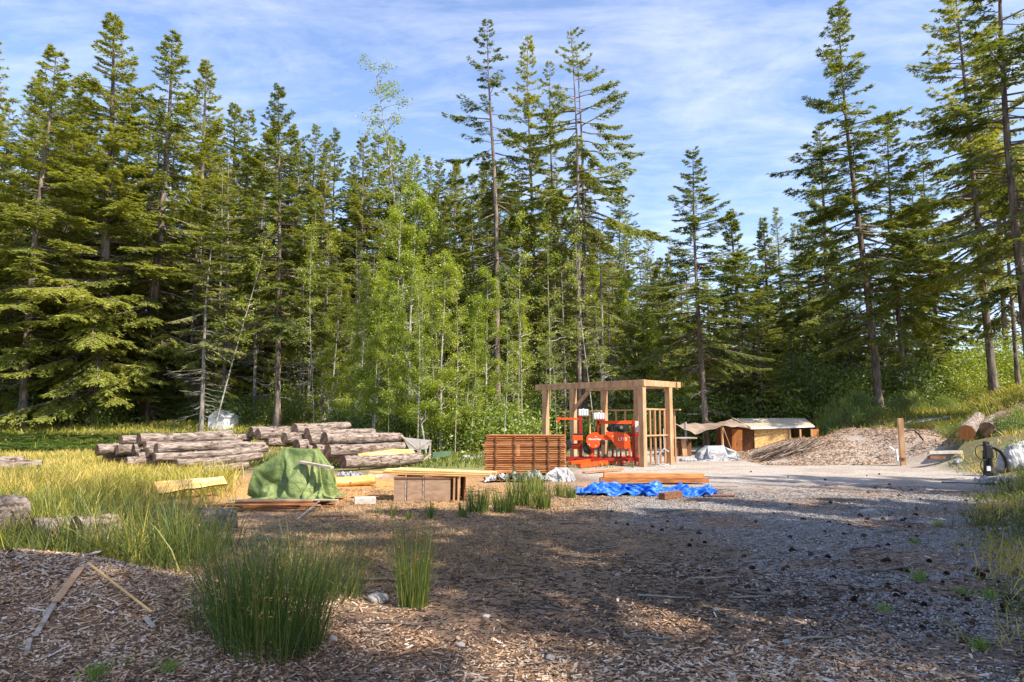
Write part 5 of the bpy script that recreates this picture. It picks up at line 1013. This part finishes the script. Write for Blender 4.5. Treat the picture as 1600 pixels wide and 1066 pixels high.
# brush heap beside the shed
m_ = MB(); rg = np.random.default_rng(44)
for k in range(150):
    c = at(rg.uniform(1180, 1262), 700, 27.4); x = c.x+rg.normal(0, .2); y = 27.0+rg.uniform(-.6, .9); f = (x-9.6)/2.4; z = H1(x, y)+rg.uniform(.02, .30)*max(.3, 1-abs(f-.5)); L = rg.uniform(.5, 1.5); a = R(rg.normal(8, 16)); el = R(rg.normal(24, 9))
    d = np.array([math.cos(a)*math.cos(el), math.sin(a), math.sin(el)])*L/2; tube(m_, [np.array([x, y, z])-d, np.array([x, y, z])+rg.normal(0, .03, 3), np.array([x, y, z])+d], [.018, .014, .005], 4, tint=rg.random())
tag(m_.obj('brush_heap', M['twig']), 'heap of grey cut branches in front of the shed', 'brush heap', kind='stuff')
# leaning grey sticks by the heap
p, q = at(1232, 699, 26.6), at(1241, 690, 26.6); board(p, q, .05, .03, 'greywood', 'pale stub sticking out of the brush heap', 'stick')
# ------------------------------------------------------------------ post, hoses, pipes, logs at the right
p = gnd(1412, 727); q = at(1406.5, 654, p.y+.1); pr_ = thing('wooden_post', 'lone leaning square wooden post at the edge of the gravel', 'post', p)
m_ = MB(); beam(m_, (0, 0, -.05), q-p, .17, .16, roll=.3); m_.obj('shaft', M['timber'], pr_, bevel=.008)
m_ = MB(); beam(m_, (-.16, .02, 0), (-.19, .02, .55), .05, .03); m_.obj('white_stake', M['white'], pr_)
m_ = MB(); 
for z in (.18, .24): v = (q-p)*(z/(q-p).z); box(m_, tuple(v), (.20, .19, .014), .1)
m_.obj('wire_wrap', M['black'], pr_)
def c6(cx, cy, d): return at(1300+cx*.2252, 560+cy*.2252, d)
m_ = MB(); tube(m_, [c6(500, 508, 25), c6(530, 494, 25), c6(570, 500, 25), c6(600, 525, 25), c6(635, 570, 25)], .03, 8); tag(m_.obj('black_hose', M['black']), 'black hose arching out of the chips behind the leaning post', 'hose')
for i, (a, b, c, d_, r, dd, lab) in enumerate([(215, 462, 395, 462, .06, 32.5, 'upper left pale pipe lying on the grassy bank'), (215, 480, 400, 480, .06, 32.2, 'lower left pale pipe lying on the grassy bank'), (400, 470, 600, 462, .05, 32.7, 'middle pipe of the row on the grassy bank'), (500, 440, 640, 446, .05, 33.2, 'back pipe of the row on the grassy bank'), (560, 462, 830, 450, .05, 33.0, 'rightmost long pipe on the grassy bank'), (520, 452, 700, 440, .05, 33.4, 'pipe lying slanted across the others on the bank')]):
    p, q = c6(a, b, dd), c6(c, d_, dd+.4)
    for v in (p, q): v.z = H1(v.x, v.y)+.16
    m_ = MB(); mid = (p+q)/2; n = 16; tube(m_, [p-mid, q-mid], r, 14); o = m_.obj('pipe', M['pipe']); o.location = mid; tag(o, lab, 'pipe', 'pipes on the grassy bank')
    e_ = MB(); X_ = (p-q).normalized(); tube(e_, [p-mid+X_*.001, p-mid+X_*.004], r*.8, 14); e_.obj('bore_shade', M['black'], o)  # black disc on the solid end, shade of the hollow put into colour
def biglog(px0, py0, px1, py1, d0, d1, r, label, seed):
    p, q = at(px0, py0, d0), at(px1, py1, d1); D = q-p; L = D.length; rg = np.random.default_rng(seed); n = 18; t = np.linspace(0, 1, n); m_ = MB(); nz = rg.normal(0, .045, (n, 20))
    V = tube(m_, np.stack([t*L, .02*np.sin(t*5), .02*np.cos(t*4)], 1), r*(1-.12*t), 20, caps=False, rough=lambda i, a: 1+nz[i])
    o = m_.obj('big_log', M['logbark']); o.location = p; o.rotation_euler = (0, -math.asin(D.z/L), math.atan2(D.y, D.x)); tag(o, label, 'log', 'big logs on the right bank')
    for k, ring in enumerate((V[:20], V[-20:])):
        c = MB(); mid = ring.mean(0); V2 = np.concatenate([ring, [mid]]); V2[:, 0] += (-.004, .004)[k]; c.add(V2, [(i, (i+1) % 20, 20) for i in range(20)]); c.obj('cut_end', M['redwood'] if k == 0 and seed == 1 else M['logend'], o)
biglog(1511, 677, 1528, 652, 22.5, 26.5, .24, 'big log with a round orange cut end on the right bank', 1); biglog(1543, 672, 1549, 657, 24, 28, .25, 'big dark log right of the orange ended log', 2)
for i, (a, b, c, d_) in enumerate([(668, 655, 900, 650), (672, 688, 780, 688)]):
    p, q = c6(a, b, 22.6), c6(c, d_, 22.7); board(p, q, .12, .10, 'conc' if i == 0 else 'darkwood', ['long pale concrete curb piece at the edge of the gravel', 'dark timber under the pale curb piece'][i], ['curb piece', 'timber'][i])
p, q = c6(400, 612, 22.8), c6(435, 640, 22.6); board(p, q, .05, .03, 'white', 'thin white stick in the chips left of the leaning post', 'stick')
# planks resting on the near chip heap
def on(px, py): return gnd(px, py)
a, b = on(86, 948), on(125, 898); board(gz(a, .03), gz(b, .05), .055, .012, 'timber', 'short wide pale board lying on the chip heap', 'board', tint=.4)
a, b = on(136, 895), on(236, 964); board(gz(a, .07), gz(b, .03),   .016, .014, 'lumber', 'long thin pale lath lying across the chip heap', 'lath', tint=.6)
a, b = on(54, 1000), on(84, 952); board(gz(a, .02), gz(b, .04), .035, .01, 'greywood', 'grey bark strip low on the chip heap', 'bark strip')
a, b = on(40, 1030), on(46, 1005); board(gz(a, .02), gz(b, .03), .03, .01, 'greywood', 'small grey wood piece at the foot of the chip heap', 'bark strip')
a, b = on(226, 970), on(240, 986); board(gz(a, .02), gz(b, .02), .035, .01, 'greywood', 'greyish wood flake at the end of the long lath', 'bark strip')
a, b = on(142, 872), on(164, 864); board(gz(a, .03), gz(b, .04), .05, .012, 'greywood', 'small board sticking out at the top of the chip heap', 'board')
# ------------------------------------------------------------------ black pump with hoses
def c6b(cx, cy, d=19.6): return at(1300+cx*.2252, 560+cy*.2252, d)
g = Vector(c6b(1090, 815)); pm = thing('pump_head', 'black upright machine part with looped thin hoses on the right bank', 'machine part', g)
m_ = MB(); box(m_, c6b(1078, 680)-g, (.13, .14, .66), 0, 0, .03); box(m_, c6b(1062, 700)-g, (.06, .10, .50)); box(m_, c6b(1100, 655)-g, (.09, .12, .30), 0, 0, -.1); cyl(m_, c6b(1088, 690)-g+Vector((0, -.08, 0)), c6b(1092, 800)-g+Vector((0, -.08, 0)), .05, 12); m_.obj('column', M['black'], pm, bevel=.012)
m_ = MB(); tube(m_, [c6b(1085, 740)-g, c6b(1095, 790)-g, c6b(1102, 822)-g], [.11, .17, .19], 10); 
for k in range(6): box(m_, c6b(1060+14*k, 812+3*(k % 2), 19.45)-g, (.035, .05, .12), 0, 0, .12*(k-2))
m_.obj('foot', M['black'], pm)
m_ = MB(); box(m_, c6b(1070, 590)-g, (.14, .10, .10)); box(m_, c6b(1082, 603)-g, (.20, .08, .06), 0, 0, .2); cyl(m_, c6b(1068, 574)-g, c6b(1070, 596)-g, .035, 10); m_.obj('head', M['black'], pm, bevel=.01)
m_ = MB(); box(m_, c6b(1088, 765, 19.35)-g, (.10, .03, .13)); m_.obj('badge', M['tank'], pm)
m_ = MB(); tube(m_, [c6b(1090, 610)-g, c6b(1130, 622)-g, c6b(1168, 645)-g, c6b(1200, 690)-g, c6b(1212, 730)-g, c6b(1214, 785)-g], .048, 10); 
for k in range(5): tube(m_, [c6b(1200+3*k, 690+20*k)-g, c6b(1201+3*k, 694+20*k)-g], .056, 10)
m_.obj('thick_hose', M['black'], pm)
m_ = MB(); a = np.linspace(0, 6.28, 30); cc = c6b(1045, 655)-g; tube(m_, [(cc.x+.20*math.cos(q), cc.y+.05*math.sin(q), cc.z+.21*math.sin(q)) for q in a], .014, 6, caps=False); m_.obj('thin_hose', M['black'], pm)
m_ = MB(); cc = c6b(1112, 655)-g; tube(m_, [(cc.x+.12*math.cos(q), cc.y+.04*math.sin(q), cc.z+.19*math.sin(q)) for q in a], .012, 6, caps=False); m_.obj('thin_hose', M['black'], pm)
m_ = MB(); tube(m_, [c6b(1075, 640)-g, c6b(1050, 690)-g, c6b(1030, 740)-g, c6b(1050, 800)-g], .012, 6); m_.obj('thin_hose', M['black'], pm)
# small green weed tufts coming up through the gravel
for i, (px, py, h, n_) in enumerate([(1430, 850, .10, 70), (1465, 822, .12, 90), (1437, 908, .16, 90), (1505, 930, .10, 60), (1545, 935, .12, 70), (265, 1048, .10, 60), (150, 1058, .12, 70), (1532, 1015, .12, 80), (1380, 955, .08, 50)]):
    g = gnd(px, py); rg = np.random.default_rng(i+700); m_ = MB(); q = rg.normal(0, .03, (n_, 2)); B = np.stack([q[:, 0], q[:, 1], H(q[:, 0]+g.x, q[:, 1]+g.y)-g.z], 1)
    blades(m_, B, h*rg.uniform(.4, 1, n_), rg.uniform(.3, 1.2, n_), .006, .5+rg.normal(0, .15, n_), rng=rg)
    for k in range(12): leaves(m_, np.array([[rg.normal(0, .05), rg.normal(0, .05), h*.3+rg.uniform(0, .3)*h]]), rg.normal(0, 1, (1, 3)), rg.normal(0, 1, (1, 3)), [.03], [.018], .5)
    o = m_.obj('weed_tuft', M['fern'], loc=g); tag(o, ORD[i]+' small green weed tuft of those growing through the gravel and chips', 'weed', 'weed tufts on the yard')
# pale hut in the left wood
p = onx(352, 41.0); p.z -= .50; hu = thing('white_hut', 'small white hut glimpsed between the trunks of the left wood', 'hut', p, R(72)); hu.scale = (.72, .72, .72); hu.location.z += .2
m_ = MB(); box(m_, (0, 0, .6), (1.7, 1.6, 1.44)); m_.obj('wall', M['white'], hu)
m_ = MB(); m_.add([(-.95, -.9, 1.32), (.95, -.9, 1.32), (.95, .9, 1.32), (-.95, .9, 1.32), (-.95, 0, 1.85), (.95, 0, 1.85)], [(0, 1, 5, 4), (2, 3, 4, 5), (0, 3, 2, 1)]); m_.add([(-.95, -.9, 1.32), (.95, -.9, 1.32), (.95, .9, 1.32), (-.95, .9, 1.32), (-.95, 0, 1.85), (.95, 0, 1.85)], [(0, 4, 3), (1, 2, 5)]); m_.obj('roof', M['pipe'], hu)
